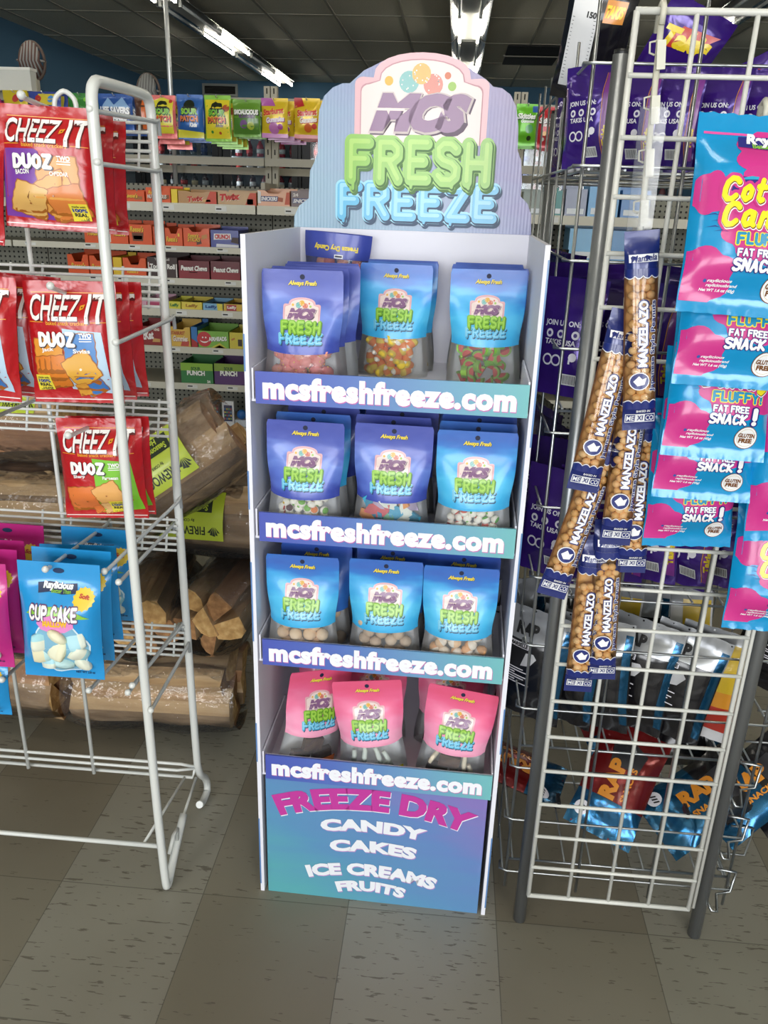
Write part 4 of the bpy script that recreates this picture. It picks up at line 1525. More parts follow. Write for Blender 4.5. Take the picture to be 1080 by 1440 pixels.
P_MESH = {}
for c in PM:
    b_, w_ = make_pouch_meshes(c)
    P_MESH[c] = (b_.data, w_.data)
    bpy.data.objects.remove(b_)
    bpy.data.objects.remove(w_)
g = MB()
draw_logo(g, psurf, 0, .600 * PH, .062, .5, .006, fine=True)
o = g.build('logo')
P_LOGO = o.data
bpy.data.objects.remove(o)
g = MB()
disc(g, M_HOLE, psurf, 0, PH * .945, .0042, .0005, 16)
for dx, dz, m, ep in ((.0006, -.0008, M_ALWS, .0005), (0, 0, M_ALW, .0008)):
    txt(g, 'Always Fresh', m, psurf, dx, PH * .893 + dz, .047, .0095, weight=.035, shear=.3, eps=ep, space=.92)
o = g.build('top_print')
P_TOP = o.data
bpy.data.objects.remove(o)


def pouch(color, label, group='freeze dried candy pouches'):
    t = thing('candy_pouch', label, 'candy pouch', group=group)
    link_mesh('body', P_MESH[color][0], t)
    link_mesh('clear_window', P_MESH[color][1], t)
    link_mesh('logo', P_LOGO, t)
    link_mesh('top_print', P_TOP, t)
    return t


# sweets inside the pouches
def mesh_of(mb):
    o = mb.build('candy')
    me = o.data
    bpy.data.objects.remove(o)
    return me


q5 = random.Random(5)
C = lambda h: mat(h, .55, spec=.3)
SW = {}
SW['cluster'] = []
for k in range(3):
    g = MB().sphere((0, 0, 0), .0115, C(('e08a84', 'd97a78', 'e39a8c')[k]), 12, 8, bump=.13, rg=q5)
    for i in range(14):
        a, b_ = q5.uniform(0, 6.28), q5.uniform(.3, 2.8)
        g.sphere((.0112 * math.sin(b_) * math.cos(a), .0112 * math.sin(b_) * math.sin(a), .0112 * math.cos(b_)), .0014, C(('e6c25a', 'e8a05a', 'f0dcc0')[i % 3]), 6, 4)
    SW['cluster'].append(mesh_of(g))
yel, org, wht = C('efd04a'), C('f0893e'), C('f7f0e2')
g = MB().lathe([(.0006, -.0125), (.0080, -.0115), (.0092, -.0075), (.0090, -.003), (.0076, .004), (.0062, .008), (.0042, .0115), (.0006, .0135)], yel, 12, fm=lambda i: (yel, yel, yel, org, org, wht, wht)[i])
SW['corn'] = [mesh_of(g)]
SW['melon'] = []
for k in range(2):
    g = MB()
    R_ = .0125
    arc = [(R_ * math.cos(PI * i / 10), R_ * math.sin(PI * i / 10)) for i in range(11)]
    inn = [(.72 * a, .72 * b_) for a, b_ in arc]
    g.prism(inn, -.005, .005, C(('e2685f', 'd9605a')[k]))
    g.prism(arc + list(reversed(inn)), -.0055, .0055, C(('86c24a', '9ccb5c')[k]))
    SW['melon'].append(mesh_of(g))


def puff(c, r=.0078):
    cc, w0 = C(c), C('f3efe4')
    return mesh_of(MB().sphere((0, 0, 0), r, w0, 14, 10, (1, 1, .85), fm=lambda t: cc if t < .28 or t > .8 else w0))


SW['puff'] = [puff(c) for c in ('e3b92c', '6cae3c', 'c23a34', '54323a', 'e07a2c')]
SW['puff_gr'] = [puff(c, .0078) for c in ('57a83a', '62b042', 'c8483c', 'd4564a')]
SW['taffy'] = []
for k, c in enumerate(('eaf0e6', 'b9a6c4', 'ef9d55', '7fcaa4', '3fa0c4', 'd6636a', 'a99ab8')):
    g = MB()
    n_ = 6
    o = [(.017 * (1 + q5.uniform(-.3, .3)) * math.cos(2 * PI * i / n_), .012 * (1 + q5.uniform(-.3, .3)) * math.sin(2 * PI * i / n_)) for i in range(n_)]
    g.prism(o, -.003, .003, C(c))
    SW['taffy'].append(mesh_of(g))
SW['cream'] = [mesh_of(MB().sphere((0, 0, 0), .0125, C(c), 14, 10, (1, 1, .9), bump=.03, rg=q5)) for c in ('e8c6a0', 'eed2b0', 'e2bd98')]
SW['malt'] = [mesh_of(MB().sphere((0, 0, 0), .0112, C(c), 14, 10, bump=.02, rg=q5)) for c in ('cdb49a', 'd2bba2', 'c8ae94')]
SW['peach'] = []
for c1, c2 in (('f2e6d6', 'eab07c'), ('f4ead8', 'f2e2cc'), ('f0c8a0', 'f3e8da')):
    a_, b_ = C(c1), C(c2)
    SW['peach'].append(mesh_of(MB().sphere((0, 0, 0), .0105, a_, 12, 8, (1, 1, 1.15), bump=.05, rg=q5, fm=lambda t, a_=a_, b_=b_: b_ if t < .4 else a_)))
SW['bar'] = [mesh_of(MB().box((0, 0, 0), (.040, .012, .026), speckle_mat('dark_ice_cream_bar', '4a332a', '5f4638', 80, .5, .6)))]
SW['stick'] = [mesh_of(MB().tube([(0, 0, -.02), (0, 0, -.006), (.001, 0, .008), (0, 0, .02)], .0045, C(c), 8, [.004, .0052, .0048, .004])) for c in ('dfe8de', 'e8dcc4')]


def fill(t, kinds, pitch, r, rows=None, rg=None, name='candy', spin=True, lean=1.0):
    """lay sweets behind the window of pouch t"""
    z, k, row = r * .9, 0, 0
    while z < VW * PH + r * .9:
        half = PW / 2 * (.66 if z < .045 else .56)
        n_ = int(2 * half / pitch)
        off = (pitch / 2 if row % 2 else 0)
        for i in range(n_ + 1):
            x = -half + i * (2 * half / n_) + off
            if abs(x) > half:
                continue
            xx, zz = x + rg.uniform(-.18, .18) * pitch, z + rg.uniform(-.15, .15) * pitch
            yy = psurf(xx, min(max(zz, .001), PH), 0)[1] + r * lean + rg.uniform(0, .2) * r + .001
            c = link_mesh(name, kinds[rg.randrange(len(kinds))], t)
            c.location = (xx * .97, yy, zz)
            if spin:
                c.rotation_euler = (rg.uniform(-.9, .9), rg.uniform(0, 6.28), rg.uniform(-.9, .9))
            k += 1
        z += pitch * .86
        row += 1
    return k


def place_pouch(t, px, pyt, zfloor, yaw=0.0, roll=0.0, dx=0.0, dy=0.0):
    p = dlz(px, pyt, zfloor + PH)
    if p.y < PT / 2 + .006:
        p = dl(px, pyt, PT / 2 + .006)
    p = Vector((p.x + dx, p.y + dy, zfloor + .0005 + PW / 2 * abs(math.sin(roll))))
    t.matrix_world = D_M @ Matrix.Translation(p) @ Matrix.Rotation(yaw, 4, 'Z') @ Matrix.Rotation(roll, 4, 'Y')
    return p


FLOORS = [z + .004 for z, _ in LIPS]
SHN = ['top shelf', 'second shelf', 'third shelf', 'bottom shelf']
COLN = ['left', 'middle', 'right']
fronts = [
    (0, 0, 426, 380, 'indigo', 'pink crumbly clusters', 'cluster', .0180, .0115, [('indigo', 0), ('indigo', .01), ('indigo', 0)]),
    (0, 1, 557, 372, 'sky', 'orange and yellow candy corn', 'corn', .0150, .0095, [('sky', .008), ('royal', .0), ('royal', .006)]),
    (0, 2, 690, 380, 'sky', 'red and green melon slices', 'melon', .0165, .0105, [('royal', .004), ('royal', -.004), ('royal', .0)]),
    (1, 0, 428, 597, 'indigo', 'white puffs with coloured dots', 'puff', .0130, .0078, [('sky', .004), ('indigo', .012), ('royal', .014)]),
    (1, 1, 554, 598, 'indigo', 'big pastel taffy chips', 'taffy', .0185, .008, [('indigo', -.006), ('indigo', .004), ('indigo', 0)]),
    (1, 2, 672, 627, 'sky', 'green, red and white puffs', 'puff_gr', .0135, .0082, [('sky', .0), ('royal', .002), ('royal', -.004)]),
    (2, 0, 426, 795, 'sky', 'large cream coloured balls', 'cream', .0235, .0125, [('royal', .014), ('royal', .016)]),
    (2, 1, 545, 789, 'sky', 'round tan malt balls', 'malt', .0215, .0112, [('royal', .004), ('sky', .0)]),
    (2, 2, 651, 799, 'sky', 'pale peach and white lumps', 'peach', .0190, .0105, [('royal', .002), ('royal', .0)]),
]
for si, ci, px, py, col, cont, kind, pitch, r, behind in fronts:
    cn = {'indigo': 'indigo', 'sky': 'sky blue', 'royal': 'deep blue', 'pink': 'pink'}
    t = pouch(col, '%s pouch of %s, front %s on the %s' % (cn[col], cont, COLN[ci], SHN[si]))
    p = place_pouch(t, px, py, FLOORS[si], roll=rnd.uniform(-.01, .01))
    fill(t, SW[kind], pitch, r, rg=random.Random(si * 3 + ci), spin=kind != 'taffy', lean=1.0)
    if kind == 'taffy':
        for c in t.children:
            if c.name.startswith('candy'):
                c.rotation_euler = (rnd.uniform(-.3, .3), rnd.uniform(0, 6.28), rnd.uniform(-.4, .4))
    for k, (bc, dx) in enumerate(behind):
        b_ = pouch(bc, '%s pouch, %s behind the front one, %s column, %s' % (cn[bc], NTH[k], COLN[ci], SHN[si]))
        pos = Vector((p.x + dx, min(p.y + .060 * (k + 1), DD - .04), FLOORS[si] + .0005))
        b_.matrix_world = D_M @ Matrix.Translation(pos) @ Matrix.Rotation(rnd.uniform(-.04, .04), 4, 'Z')
        if k == 0:
            fill(b_, SW[kind], pitch * 1.5, r, rg=random.Random(si * 7 + ci))

# the pouch standing upside down at the back of the top shelf
t = thing('candy_pouch', 'indigo pouch standing upside down against the white back panel, top shelf', 'candy pouch', group='freeze dried candy pouches')
g = bag_body(psurf, PW, PH, PM['indigo'], 14, 26, zones=lambda u, v: M_WIN if .22 < v < .5 else None)
g.build('body', t)
g = MB()
txt(g, 'Freeze Dry Candy', M_ALW, psurf, 0, PH * .13, .088, .013, weight=.05, eps=.0008, cell=.012)
rect(g, M_WHT, psurf, -.016, .002, PH * .19, PH * .225, .0006, .01)
rect(g, mat('30304a', .5), psurf, -.014, .0, PH * .2, PH * .215, .0011)
g.build('back_print', t)
rg8 = random.Random(8)
for i in range(7):
    c = link_mesh('candy', SW['cluster'][i % 3], t)
    x = -.042 + i * .014
    c.location = (x, psurf(x, .07)[1] + .013, .06 + rg8.uniform(-.01, .02))
p = dl(476, 328, DD - .04)
t.matrix_world = D_M @ Matrix.Translation((p.x, DD - .035, p.z)) @ Matrix.Rotation(.06, 4, 'Y') @ Matrix.Rotation(PI, 4, 'Y')

# bottom shelf: pink pouches with bars and sticks
M_STK = mat('ee7f2c', .4, coat=.3)


def pink(label, px, py, yaw, roll, what, dy=0.0, sticker=None):
    t = pouch('pink', label)
    place_pouch(t, px, py, FLOORS[3], yaw, roll, 0, dy)
    q = random.Random(px)
    if what in ('bars', 'mixed'):
        for i, (x, z, a) in enumerate(((-.026, .022, .15), (.022, .018, -.2), (-.004, .05, .1))):
            c = link_mesh('ice_cream_bar', SW['bar'][0], t)
            c.location = (x, psurf(x, z)[1] + .013, z)
            c.rotation_euler = (0, a, 0)
    if what == 'sticks':
        for i, (x, z, a) in enumerate(((-.036, .040, .12), (-.014, .050, .1), (.012, .048, -.25), (-.026, .022, .5), (.014, .026, 1.25), (.030, .036, -.4))):
            c = link_mesh('candy_stick', SW['stick'][0], t)
            c.location = (x, psurf(x, z)[1] + .007, z)
            c.rotation_euler = (0, a, 0)
    if what == 'mixed':
        for i, (x, z, a) in enumerate(((-.034, .058, .35), (.024, .058, -.1), (.040, .03, -.35))):
            c = link_mesh('candy_stick', SW['stick'][1], t)
            c.location = (x, psurf(x, z)[1] + .0055, z)
            c.rotation_euler = (0, a, 0)
    if sticker:
        g = MB()
        rect(g, mat(sticker[0], .4, coat=.3), psurf, sticker[1], sticker[2], .004, .018, .0012, .008)
        for zz in (.0085, .0125):
            rect(g, mat('5a4a30', .5), psurf, sticker[1] * .8 + sticker[2] * .2, sticker[1] * .2 + sticker[2] * .8, zz, zz + .0014, .0018, .008)
        g.build('sticker', t)
    return t


pink('pink pouch turned sideways with an orange sticker, front left of the bottom shelf', 432, 953, .62, .16, 'bars', sticker=('ee7f2c', -.06, .05, 'CONTAINS MILK'))
pink('pink pouch of pale sticks tilted left, front middle of the bottom shelf', 530, 962, .06, -.10, 'sticks', sticker=('c9c42f', .018, .06, 'BITES'))
pink('pink pouch of dark bars and cream sticks, front right of the bottom shelf', 639, 972, -.06, .09, 'mixed')
pink('pink pouch with dark window behind the sideways one, bottom shelf', 448, 948, .0, .02, 'bars', .12, ('ee7f2c', -.06, .06, 'CONTAINS MILK'))
pink('pink pouch right behind the one with pale sticks, bottom shelf', 524, 945, .02, -.02, 'bars', .07)
pink('pink pouch right behind the one with cream sticks, bottom shelf', 632, 955, -.02, .03, 'bars', .075)
pink('pink pouch deepest in the right column of the bottom shelf', 650, 955, .03, -.02, 'bars', .15)
# ---------------------------------------------------------------- bundles of firewood
def wood_material(name, c1, c2, c3, scale=(3, 40, 40)):
    m, b = new_mat(name, .85)
    n, l = nodes(m)
    tc = n.new('ShaderNodeTexCoord')
    mp = n.new('ShaderNodeMapping')
    mp.inputs['Scale'].default_value = scale
    l.new(tc.outputs['Object'], mp.inputs[0])
    nz = n.new('ShaderNodeTexNoise')
    nz.inputs['Scale'].default_value = 1.0
    nz.inputs['Detail'].default_value = 5
    l.new(mp.outputs[0], nz.inputs[0])
    l.new(ramp(m, nz.outputs[0], [(.3, c1), (.52, c2), (.72, c3)]), b.inputs['Base Color'])
    bp = n.new('ShaderNodeBump')
    bp.inputs['Strength'].default_value = .5
    bp.inputs['Distance'].default_value = .006
    l.new(nz.outputs[0], bp.inputs['Height'])
    l.new(bp.outputs[0], b.inputs['Normal'])
    return m


M_SPLIT = wood_material('split_wood', 'b39068', 'c9a87c', 'dcc09a')
M_SPLIT2 = wood_material('reddish_split_wood', '93694c', 'ab7e5a', 'c69c72')
M_BARK = wood_material('bark', '82694f', 'a08566', 'bda283', (6, 30, 30))
M_END = wood_material('log_end_grain', 'b08650', 'c79d62', 'dab67c', (60, 60, 60))
M_END2 = wood_material('brown_log_end', '86603c', 'a0744a', 'b88a5a', (60, 60, 60))
M_WRAP = film_mat('stretch_wrap', .97, (.985, .98, .97), .06, milky=.03, wrinkle=1.0, scale=34)
M_LIME = mat('c3d63a', .4, coat=.4)
M_LIMEINK = mat('23301c', .5)
M_STRAP = mat('1a1a1a', .5)


def bundle(label, c, ax, L, R, seed, tags=(), handle=None, squash=.92, n=7):
    q = random.Random(seed)
    x = Vector(ax).normalized()
    y = Vector((0, 1, 0)) if abs(x.y) < .8 else Vector((-1, 0, 0))
    y = (y - x * y.dot(x)).normalized()
    z = x.cross(y)
    t = thing('firewood_bundle', label, 'firewood', group='wrapped firewood bundles')
    t.matrix_world = Matrix(((x.x, y.x, z.x, c[0]), (x.y, y.y, z.y, c[1]), (x.z, y.z, z.z, c[2]), (0, 0, 0, 1)))
    spots = [(0, 0)] + [(R * .60 * math.cos(2 * PI * i / (n - 1) + .4), R * .60 * math.sin(2 * PI * i / (n - 1) + .4) * squash) for i in range(n - 1)]
    for i, (cy, cz) in enumerate(spots):
        rr = R * q.uniform(.34, .40)
        a0 = q.uniform(0, 6.28)
        kind = q.randrange(3)
        poly = []
        if kind == 1 and q.random() < .5:
            kind = 2
        if kind == 0:      # quarter split: two flat sides and a bark side
            k0 = [(-.6, -.6)] + [(-.6 + 1.55 * math.cos(w), -.6 + 1.55 * math.sin(w)) for w in (0, .35, .8, 1.2, 1.57)]
        elif kind == 1:    # half round
            k0 = [(math.cos(w), 1.1 * math.sin(w) - .35) for w in (0, .5, 1.05, 1.57, 2.1, 2.65, PI)]
        else:              # slab
            k0 = [(-1, -.6), (1, -.7), (1.1, .3), (.5, .75), (-.5, .8), (-1.05, .4)]
        poly = [(math.cos(a0) * a - math.sin(a0) * b, math.sin(a0) * a + math.cos(a0) * b) for a, b in k0]
        m_ = len(poly)
        l0, l1 = -L / 2 + q.uniform(0, .03), L / 2 - q.uniform(0, .03)
        segs = 6
        g = MB()
        vs = []
        for s in range(segs + 1):
            for a, b in poly:
                w = 1 + q.uniform(-.10, .10)
                vs.append((l0 + (l1 - l0) * s / segs + (q.uniform(-.006, .006) if s in (0, segs) else 0), cy + a * rr * w, cz + b * rr * w))
        msplit = (M_SPLIT, M_SPLIT2, M_SPLIT)[q.randrange(3)]
        for s in range(segs):
            for k in range(m_):
                k2 = (k + 1) % m_
                bark = (kind == 0 and k not in (0, m_ - 1)) or (kind == 1 and k != m_ - 1) or (kind == 2 and k == 3)
                g.add([vs[s * m_ + k], vs[s * m_ + k2], vs[(s + 1) * m_ + k2], vs[(s + 1) * m_ + k]], [(0, 1, 2, 3)], M_BARK if bark else msplit, False)
        me_ = M_END if q.random() < .5 else M_END2
        g.add(vs[:m_], [tuple(reversed(range(m_)))], me_)
        g.add(vs[-m_:], [tuple(range(m_))], me_)
        g.build('log', t)
    g = MB()
    SEG, RG = 28, 12
    vs, fs = [], []
    for s in range(RG + 1):
        for k in range(SEG):
            a = 2 * PI * k / SEG
            e = 1 + .03 * math.sin(a * 3 + s) + q.uniform(-.02, .02)
            if s in (0, RG):
                e *= .93
            vs.append((-L * .51 + L * 1.02 * s / RG, R * 1.03 * e * math.cos(a), R * 1.03 * squash * e * math.sin(a)))
    for s in range(RG):
        for k in range(SEG):
            k2 = (k + 1) % SEG
            fs.append((s * SEG + k, s * SEG + k2, (s + 1) * SEG + k2, (s + 1) * SEG + k))
    g.add(vs, fs, M_WRAP, True)
    g.build('plastic_wrap', t)

    def cyl(ang, turn):
        ct, st = math.cos(turn), math.sin(turn)

        def f(u, v, e):
            uu, vv = u * ct - v * st, u * st + v * ct
            a = ang + vv / R
            return (uu, -(R * 1.075 + e) * math.cos(a), (R * 1.075 * squash + e) * math.sin(a))
        return f
    for u0, ang, w_, h_, turn in tags:
        g = MB()
        f0 = cyl(ang, turn)
        f = lambda u, v, e: f0(u, v, e) if False else tuple(Vector(f0(u, v, e)) + Vector((u0, 0, 0)))
        rect(g, M_LIME, f, -w_ / 2, w_ / 2, -h_ / 2, h_ / 2, .0005, .02)
        rect(g, M_LIMEINK, f, -w_ * .36, w_ * .36, -h_ * .40, -h_ * .08, .0012, .02)
        txt(g, 'Seasoned Premium', M_LIME, f, 0, -h_ * .17, w_ * .62, h_ * .12, weight=.03, eps=.002, cell=.02)
        txt(g, 'Hardwoods', M_LIME, f, 0, -h_ * .32, w_ * .40, h_ * .12, weight=.03, eps=.002, cell=.02)
        txt(g, 'By CORR-UVAE', M_LIMEINK, f, 0, h_ * .08, w_ * .3, h_ * .07, weight=.02, eps=.0012, cell=.02)
        txt(g, 'FIREWOOD', M_LIMEINK, f, 0, h_ * .29, w_ * .56, h_ * .18, weight=.02, eps=.0012, cell=.02)
        for s in (-1, 1):
            for i in range(5):
                a = (i - 2) * .45
                shape(g, M_LIMEINK, f, [(s * w_ * .39 + math.sin(a) * .004, h_ * .2), (s * w_ * .39 + math.sin(a) * .017 + .004, h_ * .2 + math.cos(a) * .024), (s * w_ * .39 + math.sin(a) * .016 - .003, h_ * .2 + math.cos(a) * .026)], .0012)
        g.build('paper_label', t)
    if handle:
        u0, ang = handle
        cc = Vector((u0, -R * 1.06 * math.cos(ang), R * 1.06 * squash * math.sin(ang)))
        nn = Vector((0, -math.cos(ang), math.sin(ang)))
        pts = [cc + Vector((-.07, 0, 0)), cc + Vector((-.05, 0, 0)) + nn * .018, cc + nn * .03, cc + Vector((.05, 0, 0)) + nn * .018, cc + Vector((.07, 0, 0))]
        MB().tube(pts, .008, M_STRAP, 8).build('carry_strap', t)
    return t


def bpos(px, py, y, dy=0.0):
    p = at(px, py, y)
    return (p.x, p.y + dy, p.z)


p = at(212, 1040, .42)
bundle('firewood bundle lying on the floor under the right half of the white rack', (p.x - .02, .57, .128), (1, .04, -.0), .44, .13, 3)
p = at(20, 1030, .44)
bundle('dark firewood bundle on the floor at the left edge', (p.x - .10, .60, .125), (1, -.1, 0), .40, .13, 14)
p = at(190, 945, .46)
bundle('firewood bundle showing its cut ends, left of the other end-on bundle', (p.x, .66, .345), (.12, -1, .0), .40, .10, 5, n=6)
p = at(306, 925, .47)
bundle('firewood bundle showing its cut ends close to the printed display', (p.x - .012, .68, .365), (-.1, -1, 0), .40, .105, 6, n=6)
p = at(45, 965, .48)
bundle('firewood bundle with one round cut end near the left edge, on the floor bundle', (p.x, .69, .33), (.05, -1, 0), .38, .10, 7, n=5)
p = at(268, 800, .5)
bundle('firewood bundle lying across with a big lime label facing front', (p.x - .04, .72, .575), (1, -.03, 0), .44, .125, 8, ((.0, .30, .21, .13, PI),), (.02, .95))
p = at(330, 650, .8)
bundle('firewood bundle behind and above the front labelled one, beside the printed display', (p.x - .05, .99, at(330, 632, .99).z - .12), (1, 0, 0), .42, .125, 9, ((.05, .75, .2, .12, PI + .06),), (.0, 1.1))
p = at(95, 740, .62)
bundle('firewood bundle in the middle of the pile behind the blue pouches', (p.x - .10, .80, .56), (1, .05, 0), .36, .115, 10)
p = at(236, 664, .50)
bundle('tilted firewood bundle on top of the pile with a lime label', (p.x, .52, p.z), (.80, .22, .56), .37, .12, 21, ((.0, .35, .17, .13, PI),))
p = at(20, 665, .62)
bundle('firewood bundle on top of the pile at the left edge', (p.x - .04, .74, .80), (1, -.08, .05), .36, .12, 13, ((.05, .8, .16, .10, PI),))

# ---------------------------------------------------------------- white wire rack at the left
M_WIRE = mat('dcded9', .35, coat=.4, name='white_coated_wire')
M_PEGW = mat('c4c8c8', .35, coat=.3, name='grey_white_hook_wire')
rack = thing('wire_rack', 'white coated wire rack with peg hooks and hanging snack bags, left foreground', 'display rack', (-.078, .1, 0))
RK = Matrix.Translation((.078, -.1, 0))


def rk(mb, name, parent=None):
    o = mb.build(name, parent or rack)
    if parent is None:
        o.location = (.078, -.1, 0)
    return o


def side(x):
    P = [(x, .128, .088), (x, .06, .045), (x, .012, .010), (x, .001, .012), (x, -.004, .05), (x, -.012, .2), (x, -.021, .6), (x, -.024, 1.2), (x, -.025, 1.482), (x, -.019, 1.502), (x, -.002, 1.512),
         (x, .19, 1.516), (x, .208, 1.508), (x, .215, 1.488), (x, .22, 1.1), (x, .226, .55), (x, .238, .14), (x, .252, .098), (x, .285, .06), (x, .300, .03), (x, .296, .011), (x, .259, .010), (x, .235, .022)]
    return MB().tube(bend(P), .0085, M_WIRE, 12)


rk(side(-.078), 'side_frame')
rk(side(-.98), 'side_frame')
for x in (-.32, -.478):
    rk(MB().tube([(x, .214, 1.48), (x, .222, .10)], .0045, M_WIRE, 8), 'support_rod')
rk(MB().tube([(-.98, 0, .118), (-.078, 0, .118)], .0048, M_WIRE, 8), 'base_rail')
rk(MB().tube([(-.98, .222, .146), (-.11, .222, .146), (-.082, .236, .13)], .0036, M_WIRE, 8), 'base_rail')
rk(MB().tube([(-.98, .222, .128), (-.12, .222, .128), (-.085, .236, .125)], .0036, M_WIRE, 8), 'base_rail')
rk(MB().tube([(-.98, .236, .097), (-.09, .236, .10), (-.083, .236, .125)], .0042, M_WIRE, 8), 'base_rail')
rk(MB().tube([(-.12, .0, .118), (-.108, .235, .10)], .0032, M_WIRE, 8), 'base_strut')
rk(MB().tube([(-.079, .10, .075), (-.082, .235, .10)], .0032, M_WIRE, 8), 'base_strut')
rk(MB().tube([(-.078, .03, .07), (-.074, .05, .10), (-.074, .075, .095), (-.078, .078, .06)], .0045, M_WIRE, 8), 'foot_brace')
TIERS = [(1.402, 1.476), (1.174, 1.236), (.932, .994), (.694, .753), (.450, .509)]
for z0, z1 in TIERS:
    g = MB()
    for i in range(6):
        z = z0 + (z1 - z0) * i / 5
        g.tube([(-.98, .214 - .018 * (5 - i) / 5, z), (-.078, .214 - .018 * (5 - i) / 5, z)], .0029, M_WIRE, 6)
    for x in (-.10, -.15, -.30, -.36, -.52, -.6):
        g.tube([(x, .219, z1 + .004), (x, .196, z0 - .004)], .0026, M_WIRE, 6)
    rk(g, 'tier_panel')


def hook(sx, sy, ex, ey, ye=-.03, ys=.20):
    a, b = at(sx, sy, ys), at(ex, ey, ye)
    g = MB().tube([a + Vector((0, .02, -.02)), a + Vector((0, .016, .004)), a, a + (b - a) * .5, b - (b - a) * .03, b + Vector((0, 0, .002))], .0036, M_PEGW, 8)
    g.sphere(b + Vector((0, 0, .002)), .0062, M_WIRE, 10, 8)
    rk(g, 'peg_hook')
    return a, b


hook(218, 171, 127, 155)
hook(221, 241, 137, 230)
hook(105, 168, 30, 136, -.06)
hook(240, 449, 163, 483)
hook(128, 425, 71, 404, -.05)
hook(48, 563, -20, 592)
hook(170, 580, 96, 614, -.05)
hook(150, 738, 64, 802, -.07)
hook(250, 706, 147, 805)
hook(240, 742, 167, 820)
hook(198, 890, 125, 972)
hook(248, 885, 180, 975)
hook(252, 884, 186, 965)
hook(262, 912, 212, 1000)
hook(60, 905, 3, 957, -.05)
a = at(92, 150, .12)
rk(MB().tube(bend([a + Vector((-.018, 0, -.02)), a + Vector((-.016, 0, .01)), a + Vector((0, 0, .022)), a + Vector((.016, 0, .010)), a + Vector((.018, 0, -.02))]), .004, M_WIRE, 8), 'label_loop')

# cracker bags
CW, CH, CT = .150, .200, .052
M_RED = foil_mat('red_cracker_bag_film', 'b81c22', .24, .0, .4, 22, .75)
csurf = pillow(CW, CH, CT, .10, .07, .2, .06, .07, 4)


def cracker(cx, cz, s, rot, n=7):
    o = []
    for k in range(4):
        a = rot + k * PI / 2
        for i in range(n):
            t = -1 + 2 * i / n
            x, z = t, -1 - (.06 if i % 2 else 0)
            o.append((cx + s * (x * math.cos(a) - z * math.sin(a)), cz + s * (x * math.sin(a) + z * math.cos(a))))
    return o


